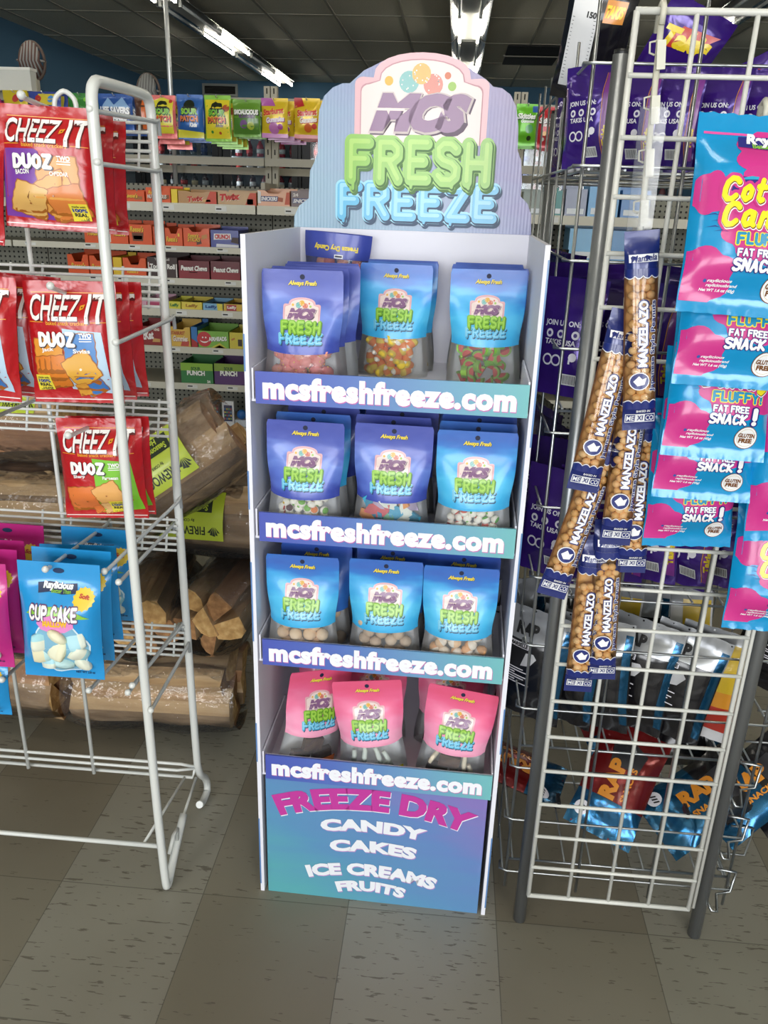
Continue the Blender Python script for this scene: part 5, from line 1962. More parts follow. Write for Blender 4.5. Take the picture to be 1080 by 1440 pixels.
def cracker_print(left_c, right_c, kind):
    g = MB()
    shape_ = globals()['shape']

    def shape(g_, m_, s_, pts, ep=.0005, cell=None):
        if len(pts) == 28:      # a cracker gets a baked darker rim
            cx_, cz_ = sum(a for a, b in pts) / 28, sum(b for a, b in pts) / 28
            shape_(g_, mat('a8621f', .34, coat=.25), s_, [(cx_ + (a - cx_) * 1.06, cz_ + (b - cz_) * 1.06) for a, b in pts], ep - .0001, cell)
        shape_(g_, m_, s_, pts, ep, cell)
    E_ = .012
    k = dict(cell=E_)
    P = lambda u, v: ((u - .5) * CW, v * CH)
    m = lambda h: mat(h, .34, coat=.25)
    if kind == 'bacon':
        shape(g, m('7a3fa0'), csurf, [P(.02, .09), P(.60, .07), (P(.44, .62)), P(.40, .64), P(.01, .64)], .0006, E_)
        shape(g, m('e89a4a'), csurf, cracker((.62 - .5) * CW, .43 * CH, .030, .06), .0010, E_)
        shape(g, m('e3a24e'), csurf, cracker((.60 - .5) * CW, .28 * CH, .030, .55), .0014, E_)
        shape(g, m('d9803c'), csurf, cracker((.70 - .5) * CW, .22 * CH, .026, .25), .0018, E_)
        shape(g, m('dcae62'), csurf, cracker((.31 - .5) * CW, .23 * CH, .025, -.32), .0020, E_)
        shape(g, m('7a4a24'), csurf, [P(.30, .25), P(.33, .30), P(.32, .21)], .0024)
    elif kind == 'swiss':
        shape(g, m('b9d4ea'), csurf, [P(.45, .12), P(.93, .08), P(.86, .60), P(.45, .63)], .0006, E_)
        shape(g, m('4a86c8'), csurf, cracker((.62 - .5) * CW, .46 * CH, .025, .02), .0009, E_)
        shape(g, m('e39a35'), csurf, cracker((.26 - .5) * CW, .42 * CH, .024, .0), .0010, E_)
        shape(g, m('dc7f2a'), csurf, cracker((.28 - .5) * CW, .27 * CH, .026, .08), .0014, E_)
        shape(g, m('3f78bc'), csurf, cracker((.70 - .5) * CW, .17 * CH, .018, .4), .0016, E_)
        shape(g, m('e0a840'), csurf, cracker((.62 - .5) * CW, .30 * CH, .024, .5), .0020, E_)
        shape(g, m('d99a3a'), csurf, cracker((.58 - .5) * CW, .12 * CH, .010, .2), .0022, E_)
        disc(g, m('f4ead0'), csurf, (.62 - .5) * CW, .30 * CH, .0022, .0026, 10)
    else:
        shape(g, m('7cc232'), csurf, [P(.46, .06), P(.97, .10), P(.88, .60), P(.44, .64)], .0006, E_)
        shape(g, m('e07a3c'), csurf, cracker((.27 - .5) * CW, .22 * CH, .025, .08), .0012, E_)
        shape(g, m('e2a860'), csurf, cracker((.60 - .5) * CW, .27 * CH, .023, .45), .0014, E_)
        shape(g, m('e8b878'), csurf, cracker((.56 - .5) * CW, .12 * CH, .012, .2), .0016, E_)
        shape(g, m('e07a3c'), csurf, cracker((.42 - .5) * CW, .10 * CH, .008, .3), .0018, E_)
    for x, z in [(.62, .44), (.58, .27), (.32, .20)][:3]:
        disc(g, m('a8672c'), csurf, (x - .5) * CW, z * CH, .0016, .0030, 8)
    W_ = m('f7f5f0')
    gold = m('eda32c')
    navy = m('5a1418')
    for dx, dz, mm, ep, wt in ((.0012, -.0016, navy, .0008, .035), (0, 0, W_, .0012, .018)):
        txt(g, 'CHEEZ', mm, csurf, -.022 + dx, CH * .79 + dz, .084, .041, weight=wt, eps=ep, cell=E_, space=.98)
        txt(g, 'IT', mm, csurf, .047 + dx, CH * .785 + dz, .032, .046, weight=wt, eps=ep, cell=E_, space=.98)
    shape(g, gold, csurf, [(.021, CH * .77), (.027, CH * .785), (.0285, CH * .82), (.021, CH * .81)], .0016)
    disc(g, navy, csurf, .0245, CH * .796, .0012, .002, 8)
    rect(g, gold, csurf, -.062, .062, CH * .905, CH * .911, .0008, E_)
    txt(g, 'baked snack crackers', gold, csurf, 0, CH * .672, .070, .0065, weight=.02, eps=.0008, cell=E_)
    rect(g, gold, csurf, -.066, -.040, CH * .675, CH * .681, .0008, E_)
    rect(g, gold, csurf, .040, .064, CH * .675, CH * .681, .0008, E_)
    bubble(g, 'DUOZ', m('3a3440'), csurf, -.018, CH * .535, .066, .026, rad=.18, eps=.0024, cell=E_, gap=.0, jitter=.06)
    bubble(g, 'DUOZ', W_, csurf, -.019, CH * .542, .064, .025, rad=.17, eps=.0028, cell=E_, gap=.01, jitter=.06)
    txt(g, 'TWO', W_, csurf, .030, CH * .575, .020, .008, weight=.05, eps=.0024, cell=E_)
    rect(g, W_, csurf, .020, .040, CH * .545, CH * .553, .0024, E_)
    rect(g, W_, csurf, .020, .040, CH * .525, CH * .533, .0024, E_)
    a_, b_ = {'bacon': ('BACON', 'CHEDDAR'), 'swiss': ('Jack', 'Swiss'), 'parm': ('Sharp', 'Parmesan')}[kind]
    txt(g, a_, W_, csurf, -.036, CH * .455, .022, .008, weight=.03, eps=.0026, rot=.1, cell=E_)
    txt(g, b_, W_, csurf, .022, CH * .45, .028, .007, weight=.03, eps=.0026, cell=E_)
    cx, cz = {'bacon': (.045, .030), 'swiss': (-.050, .036), 'parm': (.026, .028)}[kind]
    shape(g, m('efdd45'), csurf, [(cx - .014, cz - .015), (cx + .014, cz - .013), (cx + .013, cz + .014), (cx - .014, cz + .013)], .0024, E_)
    txt(g, 'made with', m('2a2a30'), csurf, cx, cz + .009, .020, .0035, weight=.01, eps=.0028)
    txt(g, '100%', m('2c4a9a'), csurf, cx, cz + .003, .022, .006, weight=.05, eps=.0028)
    txt(g, 'REAL', m('2a2a30'), csurf, cx, cz - .004, .020, .006, weight=.04, eps=.0028)
    txt(g, 'CHEESE', m('2a2a30'), csurf, cx, cz - .011, .022, .005, weight=.03, eps=.0028)
    rect(g, m('f0e8e4'), csurf, -CW / 2 + .002, CW / 2 - .002, CH * .028, CH * .036, .0009, E_)
    return g.build('printed_front').data


CK = {}
for k in ('bacon', 'swiss', 'parm'):
    CK[k] = cracker_print(None, None, k)
cbody = bag_body(csurf, CW, CH, M_RED, 18, 24, crimp=.002).build('body').data
for o in [o for o in COL.objects if o.parent is None and o.name.split('.')[0] in ('printed_front', 'body')]:
    bpy.data.objects.remove(o)


def cracker_bag(kind, label, top, bot, yaw=0.0, wide=1.0):
    t = thing('cracker_bag', label, 'snack bag', group='red cracker bags on the white rack')
    link_mesh('body', cbody, t)
    link_mesh('printed_front', CK[kind], t)
    pose(t, top, bot, CH, yaw, wide)
    return t


def stack(kind, what, a, b, n, y, step, dpx, yaw=.05, wide=1.0, words=('front', 'second', 'rearmost')):
    for k in range(n):
        T, B_ = at(a[0], a[1], y), at(b[0], b[1], y - .01)
        off = Vector((dpx * k, step * k, -.004 * k))
        cracker_bag(kind, 'red cracker bag with %s, %s' % (what, words[k]), T + off, B_ + off, yaw, wide)


stack('bacon', 'purple lower left, top tier of the white rack', (68, 149), (78, 322), 3, .014, .050, .0, .05, 1.0)
T, B_ = at(-62, 160, .0), at(-60, 335, -.01)
cracker_bag('bacon', 'red cracker bag cut off by the left edge, top tier of the white rack', T, B_, .0)
stack('swiss', 'pale blue lower right, second tier of the white rack', (96, 395), (113, 566), 3, .03, .045, .004, .06, 1.0)
stack('swiss', 'pale blue lower right, left edge of the second tier', (-42, 385), (-30, 560), 3, .0, .055, .01, .05, .96)
stack('parm', 'green lower right, third tier of the white rack', (138, 588), (152, 728), 2, .035, .03, .002, .08, .97)

# mallow pouches
MW, MH, MT = .142, .205, .06
M_CYAN = foil_mat('blue_mallow_pouch', '2396d8', .3, .05, .6, 14, .3)
M_MAGP = foil_mat('magenta_mallow_pouch', 'c42a84', .3, .05, .6, 14, .3)
msurf = pillow(MW, MH, MT, .13, .05, .28, .05, .05, 9)


def mallow_meshes(m, swoosh, bubblec):
    body = bag_body(msurf, MW, MH, m, 16, 24).build('body')
    g = MB()
    E_ = .012
    W_ = mat('f4f4f2', .35, coat=.4)
    nav = mat('16264f', .35, coat=.4)
    blob = []
    for i in range(36):
        a = 2 * PI * i / 36
        r = 1 + .06 * math.sin(6 * a + .6)
        blob.append((.004 + .051 * r * math.cos(a), MH * .30 + .050 * r * math.sin(a)))
    shape(g, mat('d8ecf4', .3, coat=.5), msurf, blob, .0006, .01)
    shape(g, mat('7fb4cf', .3, coat=.5), msurf, [(.004 + (a - .004) * .95, MH * .30 + (b - MH * .30) * .95) for a, b in blob], .0010, .01)
    o = [(-.030, .80), (-.010, .815), (.012, .80), (.038, .812), (.036, .885), (.012, .875), (-.012, .89), (-.032, .875)]
    shape(g, nav, msurf, [(a - .004, MH * (b - .045)) for a, b in o], .0006, .01)
    txt(g, 'Raylicious', W_, msurf, 0, MH * .812, .052, .014, weight=.05, shear=.15, eps=.0012, cell=E_)
    txt(g, 'Better Than', mat('8ec63c', .4), msurf, .006, MH * .778, .034, .006, weight=.02, eps=.0012, cell=E_)
    disc(g, mat('ecc92c', .4, coat=.3), msurf, .046, MH * .73, .016, .0008, 28, jag=.16, cell=.01)
    txt(g, 'Soft', mat('c0392b', .4), msurf, .047, MH * .748, .017, .007, weight=.05, rot=-.2, eps=.0014)
    sw = [(-.054, .60), (-.04, .66), (0, .675), (.030, .655), (.048, .60), (.058, .575), (.03, .585), (-.02, .60)]
    shape(g, mat(swoosh, .35, coat=.4), msurf, [(a, MH * b) for a, b in sw], .0010, .01)
    bubble(g, 'CUP CAKE', mat('6a3a6a', .35, coat=.4), msurf, -.004, MH * .618, .086, .026, rad=.14, grow=.08, eps=.0016, cell=E_, gap=.05, jitter=.04)
    bubble(g, 'CUP CAKE', W_, msurf, -.004, MH * .62, .086, .025, rad=.13, eps=.0022, cell=E_, gap=.07, jitter=.04)
    disc(g, mat(bubblec, .35, coat=.4), msurf, .0, MH * .535, .0145, .0014, 18, 2.2, .01, jag=.07)
    txt(g, 'MALLOW', mat('efb92c', .4), msurf, .0, MH * .54, .044, .011, weight=.07, eps=.002, cell=E_)
    txt(g, 'NET WT 2.8 oz', mat('16264f', .4), msurf, .038, MH * .062, .034, .0045, weight=.03, eps=.001)
    disc(g, mat('10305a', .6), msurf, .0, MH * .935, .0045, .0009, 16, 2.2)
    pr = g.build('printed_front')
    r = (body.data, pr.data)
    bpy.data.objects.remove(body)
    bpy.data.objects.remove(pr)
    return r


ML = {'blue': mallow_meshes(M_CYAN, '8cc63f', 'e58ac8'), 'magenta': mallow_meshes(M_MAGP, '8cc63f', '6ac0e8')}
MALLOW = []
for k, (c1, c2) in enumerate((('e9ecd8', 'a8dce4'), ('ecebcf', 'e9e6c6'), ('b4e0ea', 'e4ecdc'), ('e6dfbc', 'c2e4e4'))):
    a_, b_ = mat(c1, .6), mat(c2, .6)
    MALLOW.append(mesh_of(MB().lathe([(.004, -.011), (.0115, -.010), (.0135, -.004), (.0132, .003), (.0120, .009), (.004, .0105)], a_, 14, fm=lambda i, a_=a_, b_=b_: b_ if i >= 3 else a_)))
MSPOT = [(-.028, .375, 0), (.002, .42, 1), (.034, .40, 2), (-.030, .27, 3), (.002, .31, 1), (.036, .27, 0), (-.024, .175, 2), (.006, .19, 3), (.034, .16, 0)]


def mallow(color, label, top, bot, yaw=0.0, pieces=True, wide=1.0):
    t = thing('marshmallow_pouch', label, 'candy pouch', group='marshmallow pouches on the white rack')
    link_mesh('body', ML[color][0], t)
    link_mesh('printed_front', ML[color][1], t)
    if pieces:
        for i, (x, v, k) in enumerate(MSPOT):
            c = link_mesh('marshmallow', MALLOW[k], t)
            p = msurf(x, v * MH)
            c.location = (p[0], p[1] + .0035, p[2])
            c.rotation_euler = (1.2 * math.sin(i * 2.1), 0.5 * i, .8 * math.cos(i * 1.7))
            c.scale = (1.4, .7, 1.4)
    pose(t, top, bot, MH, yaw, wide)
    return t


ordn = ('front', 'second', 'third', 'rearmost')
for k, (tx, ty, bx_, by, y) in enumerate(((82, 791, 92, 952, -.05), (100, 772, 108, 925, .01), (109, 766, 122, 898, .06), (137, 743, 142, 870, .145))):
    mallow('blue', 'blue marshmallow pouch with cloud shaped window, %s on the fourth tier hook' % ordn[k], at(tx, ty, y), at(bx_, by, y - .012), .06)
for k, (tx, ty, bx_, by, y) in enumerate(((-50, 790, -34, 935, -.05), (-32, 770, -18, 915, .01), (-20, 758, -4, 905, .06), (10, 736, 20, 870, .145))):
    mallow('magenta', 'magenta marshmallow pouch, %s on the hook at the left edge' % ordn[k], at(tx, ty, y), at(bx_, by, y - .012), .06, k < 2)
mallow('blue', 'blue marshmallow pouch cut off by the left edge on the lowest tier', at(-42, 925, -.03), at(-34, 1002, -.045), .0)
# ---------------------------------------------------------------- chrome wire stand at the right
M_CHR = mat('a9adae', .28, .9, name='chrome_wire')
M_POLE = mat('8f9294', .33, .75, name='silver_tube')
stand = thing('wire_stand', 'tall silver wire stand with tube posts and shelves of snack bags, right side', 'display rack', (.83, .4, 0))


def st(mb, name):
    o = mb.build(name, stand)
    o.location = (-.83, -.4, 0)
    return o


PX0, PX1, PYN, PYR = .657, 1.007, .010, .787
for x, y in ((PX0, PYN), (PX1, PYN), (PX0, PYR), (PX1, PYR)):
    g = MB().tube([(x, y, 0.001), (x, y, 1.560)], .0125, M_POLE, 16)
    g.tube([(x, y, 1.558), (x, y, 1.566)], .0115, M_BLK, 16)
    st(g, 'post')
EY = .045
HZ = [at(px, py, EY).z for px, py in ((822, 89), (813, 233), (795, 366), (782, 489), (769, 607), (759, 711), (750, 810), (742, 905), (733, 993), (725, 1076), (721, 1149), (712, 1221))]
XL_ = .625
XR_ = 1.065
VX = [XL_, at(969, 239, EY).x, at(824, 1238, EY).x]
g = MB()
for z in HZ:
    g.tube([(XL_ - .012, EY + .02, z), (XL_ - .014, EY, z), (XL_, EY - .006, z), (XR_, EY - .006, z), (XR_ + .012, EY, z)], .0024, M_CHR, 6)
for x in (XL_, XL_ + .145, XL_ + .29, XR_):
    g.tube([(x, EY, .05), (x, EY, 1.66)], .0028, M_CHR, 6)
st(g, 'end_grid')
for x, nm in ((XL_ - .008, 'side_grid'), (XR_ + .008, 'side_grid')):
    g = MB()
    for z in HZ:
        g.tube([(x, EY, z), (x, PYR, z)], .0022, M_CHR, 6)
    for i in range(1, 7):
        y = EY + (PYR - EY) * i / 6
        g.tube([(x, y, .06), (x, y, 1.60)], .0022, M_CHR, 6)
    st(g, nm)
SHELF = [at(830, 237, .12).z, at(880, 562, .12).z, at(880, 815, .12).z, at(880, 1015, .14).z, at(850, 1160, .16).z]
for z in SHELF:
    g = MB()
    for i in range(9):
        x = XL_ + .01 + (XR_ - XL_ - .02) * i / 8
        g.tube([(x, EY + .004, z - .004), (x, PYR - .02, z - .004)], .002, M_CHR, 6)
    for y in (EY + .004, .3, .55, PYR - .02):
        g.tube([(XL_, y, z - .008), (XR_, y, z - .008)], .0026, M_CHR, 6)
    for y in (EY + .06, EY + .3):
        g.tube([(XR_, y, z), (XR_ + .05, y, z + .0), (XR_ + .055, y, z + .07), (XR_ + .01, y, z + .072)], .0026, M_CHR, 6)
    st(g, 'shelf')
for z in (HZ[9], HZ[10], HZ[11]):
    g = MB().tube([(PX1 + .012, .03, z - .01), (PX1 + .02, .0, z - .02), (PX1 + .03, .0, z - .02), (PX1 + .035, .03, z - .005), (PX1 + .065, .04, z - .005), (PX1 + .068, .04, z + .045), (PX1 + .03, .04, z + .05)], .0028, M_CHR, 6)
    st(g, 'wire_loop')

# white grid panel hung on its end
M_WG = mat('d9d9d1', .38, coat=.3, name='white_grid_wire')
GX0, GX1, GZ0, GZ1, GY = .664, .972, .098, 1.606, -.022
panel = thing('grid_panel', 'white wire grid panel hung on the near end of the silver stand', 'grid panel', (GX0, GY, GZ0))
pg_ = Vector((GX0, GY, GZ0))
for i in range(5):
    x = (GX1 - GX0) * i / 4
    edge_ = i in (0, 4)
    MB().tube([(x, 0, 0), (x, 0, GZ1 - GZ0)], .0045 if edge_ else .0036, M_WG, 8).build('upright_wire', panel)
MB().tube([(GX1 - GX0 + .011, .006, 0), (GX1 - GX0 + .011, .006, GZ1 - GZ0)], .0036, M_WG, 8).build('upright_wire', panel)
for j in range(21):
    z = (GZ1 - GZ0) * j / 20
    MB().tube([(-.002, -.004 if 0 < j < 20 else 0, z), (GX1 - GX0 + .002, -.004 if 0 < j < 20 else 0, z)], .0046 if j in (0, 20) else .0034, M_WG, 8).build('cross_wire', panel)
for x in (.035, .27):
    MB().box((x, .008, .226 + .001), (.006, .026, .014), M_BLK).build('clip', panel)

# ---------------------------------------------------------------- snack bags inside the stand
TW, TH, TT = .135, .225, .044
tsurf = pillow(TW, TH, TT, .07, .06, .25, .08, .09, 21)
M_PURP = foil_mat('purple_chip_bag', '3f1f80', .16, .25, .5, 11, 1.0)
M_PURPD = foil_mat('dark_purple_chip_bag', '2c1560', .16, .25, .5, 11, 1.0)
M_BLKB = foil_mat('black_chip_bag', '17161a', .22, .2, .6, 12, .9)
M_SILVB = foil_mat('silver_chip_bag', 'b9bcc0', .25, .5, .6, 13, .6)
M_REDF = foil_mat('red_foil_bag', '7a1618', .2, .5, .6, 12, 1.0)
M_BLUF = foil_mat('blue_foil_bag', '1d5f88', .18, .75, .5, 12, 1.0)
M_WHTB = foil_mat('white_chip_bag', 'e4e4e6', .3, .05, .6, 13, .5)


def bag_mesh(m, paint, zones=None, surf=None, W=TW, H=TH, back=None):
    sf = surf or tsurf
    b = bag_body(sf, W, H, m, 14, 22, back=back, zones=zones, crimp=.002).build('body')
    g = MB()
    paint(g, sf)
    p_ = g.build('printed_front')
    r = (b.data, p_.data)
    bpy.data.objects.remove(b)
    bpy.data.objects.remove(p_)
    return r


WH = mat('ece9f0', .35, coat=.3)
OGE = mat('d98a2a', .3, coat=.4)
YLW = mat('f0d22f', .3, coat=.5)
MGT = mat('7c2c8c', .3, coat=.5)
INK = mat('1a1a1c', .5)
BARC = mat('e8e8e8', .5)


def chip_back(g, s):
    txt(g, 'JOIN US ON:', WH, s, -.006, TH * .62, .078, .0135, weight=.03, eps=.0012, cell=.015)
    for x in (-.032, -.006, .026):
        disc(g, WH, s, x, TH * .535, .0082, .0012, 14)
        disc(g, mat('3b1f7a', .4), s, x, TH * .535, .0040, .0018, 10)
    txt(g, 'TAKIS USA', WH, s, -.006, TH * .465, .070, .0105, weight=.03, eps=.0012, cell=.015)
    ring_decal(g, WH, s, -.030, TH * .31, .008, .0115, .0012)
    ring_decal(g, WH, s, -.010, TH * .31, .008, .0115, .0012)
    disc(g, WH, s, .026, TH * .35, .0085, .0012, 12)
    txt(g, '1', WH, s, .020, TH * .31, .004, .008, eps=.0012)
    rect(g, MGT, s, .048, .064, TH * .09, TH * .9, .0008, .012)
    rect(g, OGE, s, .0455, .047, TH * .09, TH * .9, .0009, .012)
    txt(g, 'Takis', YLW, s, .056, TH * .30, .045, .012, weight=.05, rot=PI / 2, eps=.0014, cell=.012)
    rect(g, BARC, s, .0, .034, TH * .10, TH * .20, .0010, .012)
    for i in range(9):
        rect(g, INK, s, .003 + i * .0034, .0045 + i * .0034, TH * .11, TH * .19, .0013)


def chip_front(g, s):
    shape(g, mat('c8352a', .3, coat=.5), s, [(-.05, TH * .62), (.02, TH * .70), (.055, TH * .86), (-.02, TH * .82)], .0008, .012)
    txt(g, 'Takis', YLW, s, .0, TH * .74, .10, .034, weight=.07, shear=.25, rot=.12, eps=.0014, cell=.012)
    for i in range(5):
        shape(g, mat(('d8702a', 'c8452a')[i % 2], .4, coat=.4), s, [(-.045 + i * .018, TH * (.16 + .03 * (i % 2))), (-.03 + i * .018, TH * .14), (-.02 + i * .018, TH * .42), (-.034 + i * .018, TH * .44)], .0010 + i * .0003, .012)


def nutrition(g, s):
    rect(g, BARC, s, -.055, .0, TH * .12, TH * .90, .0008, .012)
    txt(g, 'Nutrition Facts', INK, s, -.0275, TH * .865, .046, .009, weight=.05, eps=.0013)
    txt(g, '150', INK, s, -.014, TH * .74, .02, .010, weight=.05, eps=.0013)
    for i in range(18):
        rect(g, INK, s, -.052, -.003, TH * (.70 - i * .03), TH * (.70 - i * .03) + .0009, .0013)
    rect(g, OGE, s, .01, .05, TH * .70, TH * .86, .0009, .012)
    txt(g, 'TAKIS', YLW, s, .03, TH * .78, .036, .02, weight=.06, shear=.3, eps=.0014, cell=.012)


def rap_back(g, s):
    txt(g, 'RAP', INK, s, -.02, TH * .82, .045, .022, weight=.06, eps=.0012, cell=.012)
    rect(g, WH, s, -.052, -.008, TH * .66, TH * .71, .0010, .012)
    txt(g, 'MARSELLE', INK, s, -.030, TH * .685, .040, .008, weight=.05, eps=.0015, cell=.012)
    shape(g, mat('c9c9cc', .4), s, [(-.02, TH * .50), (.0, TH * .52), (.012, TH * .60), (.004, TH * .64), (-.012, TH * .63)], .0009, .012)
    for i in range(7):
        rect(g, WH, s, -.05, -.012 + .018 * math.sin(i * 2.3), TH * (.46 - i * .022), TH * (.46 - i * .022) + .0022, .0011, .012)
    rect(g, M_BLUF, s, .052, .0655, TH * .08, TH * .9, .0007, .012)


def rap_front(g, s):
    disc(g, WH, s, -.045, TH * .16, .0145, .0010, 18, cell=.012)
    for k in range(3):
        shape(g, INK, s, [(-.053 + k * .006, TH * .14), (-.050 + k * .006, TH * .14), (-.046 + k * .006, TH * .185), (-.049 + k * .006, TH * .185)], .0016)
    txt(g, 'RAP', OGE, s, -.012, TH * .50, .08, .034, rot=PI / 2, weight=.06, eps=.0012, cell=.012)
    txt(g, 'SNACKS', OGE, s, .022, TH * .50, .07, .012, rot=PI / 2, weight=.04, eps=.0012, cell=.012)
    shape(g, mat('2a2a2e', .4), s, [(-.03, TH * .62), (.03, TH * .62), (.036, TH * .8), (.0, TH * .88), (-.036, TH * .8)], .0009, .012)


def curls(g, s):
    rect(g, mat('d9b62c', .35, coat=.4), s, .012, .064, TH * .50, TH * .9, .0008, .012)
    rect(g, mat('c0392b', .35, coat=.4), s, .012, .064, TH * .10, TH * .36, .0008, .012)
    rect(g, mat('e0962c', .35, coat=.4), s, .012, .064, TH * .36, TH * .5, .0008, .012)
    for i in range(6):
        disc(g, mat(('d98c2c', 'b8671c', 'e6a53c')[i % 3], .4), s, -.03 + .012 * (i % 3), TH * (.62 + .05 * (i // 3)), .008, .001 + i * .0002, 10, cell=.01)
    for i in range(6):
        rect(g, mat('b04a4a', .5), s, -.05, -.002 - .01 * (i % 2), TH * (.45 - i * .03), TH * (.45 - i * .03) + .002, .001, .012)


BG = {
    'back': bag_mesh(M_PURP, chip_back), 'backd': bag_mesh(M_PURPD, chip_back), 'front': bag_mesh(M_PURP, chip_front), 'nutri': bag_mesh(M_BLKB, nutrition),
    'rap': bag_mesh(M_BLKB, rap_back, lambda u, v: M_SILVB if v > .74 else None), 'rapred': bag_mesh(M_REDF, rap_front, lambda u, v: M_BLUF if v < .3 else None),
    'rapblue': bag_mesh(M_BLUF, rap_front, lambda u, v: M_BLKB if v > .55 else None), 'curl': bag_mesh(M_WHTB, curls, lambda u, v: M_SILVB if v > .86 else None)}


def snack(kind, label, base, yaw, lean=0.0, roll=0.0, sc=1.0, group=None):
    t = thing('snack_bag', label, 'snack bag', group=group or 'snack bags in the silver stand')
    link_mesh('body', BG[kind][0], t)
    link_mesh('printed_front', BG[kind][1], t)
    t.matrix_world = Matrix.Translation(base) @ Matrix.Rotation(yaw, 4, 'Z') @ Matrix.Rotation(lean, 4, 'X') @ Matrix.Rotation(roll, 4, 'Y') @ Matrix.Scale(sc, 4)
    return t


q9 = random.Random(9)
tn = ['top wire shelf', 'second wire shelf', 'middle wire shelf']
pos_w = ['first', 'second', 'third', 'fourth', 'fifth', 'sixth', 'seventh']
for ti in range(3):
    z = SHELF[ti]
    SC = ((at(900, 92, .12).z - z) / TH, .86, .90)[ti]
    n = 7
    for k in range(n):
        x = .640 + k * .062
        kind = 'backd' if (ti == 1 and k % 2) else 'back'
        snack(kind, 'purple chip bag showing its back, %s from left, front row, %s' % (pos_w[k], tn[ti]), (x + q9.uniform(-.006, .006), .125 + q9.uniform(-.012, .012), z + .001), -.62 + q9.uniform(-.12, .12), -.05 + q9.uniform(-.04, .06), q9.uniform(-.05, .05), SC)
    for k in range(5):
        x = .665 + k * .082
        kind = ('nutri', 'front', 'back', 'front', 'nutri')[k] if ti == 0 else ('back', 'front', 'backd', 'back', 'front')[k]
        word_ = 'black chip bag with nutrition panel' if kind == 'nutri' else 'purple chip bag'
        snack(kind, '%s, %s from left, second row, %s' % (word_, pos_w[k], tn[ti]), (x, .275 + q9.uniform(-.012, .012), z + .001), -.5 + q9.uniform(-.2, .2), .0, q9.uniform(-.08, .08), SC * 1.08)
    for k in range(3):
        kind = ('nutri', 'nutri', 'back')[k] if ti == 0 else ('backd', 'back', 'nutri')[k]
        word_ = 'black chip bag with nutrition panel' if kind == 'nutri' else 'purple chip bag'
        snack(kind, '%s, %s behind left side grid, deep on %s' % (word_, pos_w[k], tn[ti]), (.662, .40 + k * .11, z + .001), -1.15 + q9.uniform(-.12, .12), .0, q9.uniform(-.05, .05), SC * 1.12)
# bags lying across the tops of the first row
for k, (px, py, kind, roll) in enumerate(((822, 70, 'nutri', .2), (905, 92, 'front', .5), (985, 98, 'front', 1.1), (1050, 100, 'front', .9))):
    p = at(px, py, .30)
    snack(kind, ('black and white chip bag sticking up highest at the left of the silver stand', 'purple chip bag with flame lettering lying tilted on the top row, left of the others', 'purple chip bag lying across the top row near the middle', 'purple chip bag lying across the top row at the right edge')[k], (p.x, .28, p.z - .08), -.3, .45, roll, .80)
# fourth shelf: black bags with silver tops
z = SHELF[3]
for k in range(6):
    x = .640 + k * .066
    kind = 'curl' if k == 5 else 'rap'
    lab = 'white and yellow chip bag right of the black ones, fourth shelf' if k == 5 else 'black chip bag with silver top, %s from left, front row, fourth wire shelf' % pos_w[k]
    snack(kind, lab, (x, .125 + q9.uniform(-.015, .015), z + .001), -.5 + q9.uniform(-.1, .1), -.10 + q9.uniform(-.06, .08), q9.uniform(-.1, .16), 1.02)
for k in range(5):
    x = .655 + k * .082
    kind = ('rap', 'rap', 'curl', 'rap', 'curl')[k]
    wd = 'white and yellow chip bag' if kind == 'curl' else 'black chip bag with silver top'
    snack(kind, '%s, %s from left, second row, fourth wire shelf' % (wd, pos_w[k]), (x, .29, z + .001), -.35 + q9.uniform(-.2, .2), .05, q9.uniform(-.25, .25), 1.04)
for k in range(2):
    p = at(1050 + 14 * k, (1010, 985)[k], .30 + .05 * k)
    snack('rap', ('black chip bag hanging over the right side of the fourth shelf, nearer one', 'black chip bag hanging over the right side of the fourth shelf, farther one')[k], (p.x + .02, .30 + .1 * k, z + .001), -.6, .0, .1, 1.0)
# bottom shelf: foil bags lying over each other
z = SHELF[4] + .002
for k, (px, py, y, kind, yaw, lean, roll, lab) in enumerate((
        (795, 1062, .26, 'rapred', 1.25, -1.40, .0, 'red foil bag lying at the left of the bottom shelf behind the post'),
        (835, 1165, .11, 'rapred', -.25, -.75, .25, 'red and blue foil bag with orange lettering, front of the bottom shelf'),
        (915, 1160, .13, 'rapblue', -.3, -.95, .75, 'bright blue foil bag with white round badge, middle of the bottom shelf'),
        (985, 1170, .16, 'rapblue', -.45, -.9, .6, 'blue foil bag at the right of the bottom shelf'),
        (1030, 1185, .20, 'rap', -.5, -.9, .7, 'black foil bag poking out at the right end of the bottom shelf'),
        (870, 1120, .30, 'rapred', .1, -.9, -.3, 'red foil bag behind the blue one on the bottom shelf'),
        (960, 1110, .30, 'rap', -.2, -.8, -.2, 'black foil bag behind the others on the bottom shelf'))):
    p = at(px, py, y)
    snack(kind, lab, (p.x, y - .02, z + .020 + .010 * k), yaw, lean, roll, 1.05)

# ---------------------------------------------------------------- clip strips and the bags they hold
M_STRIP = mat('d2cfbd', .45, coat=.2, name='ivory_plastic')


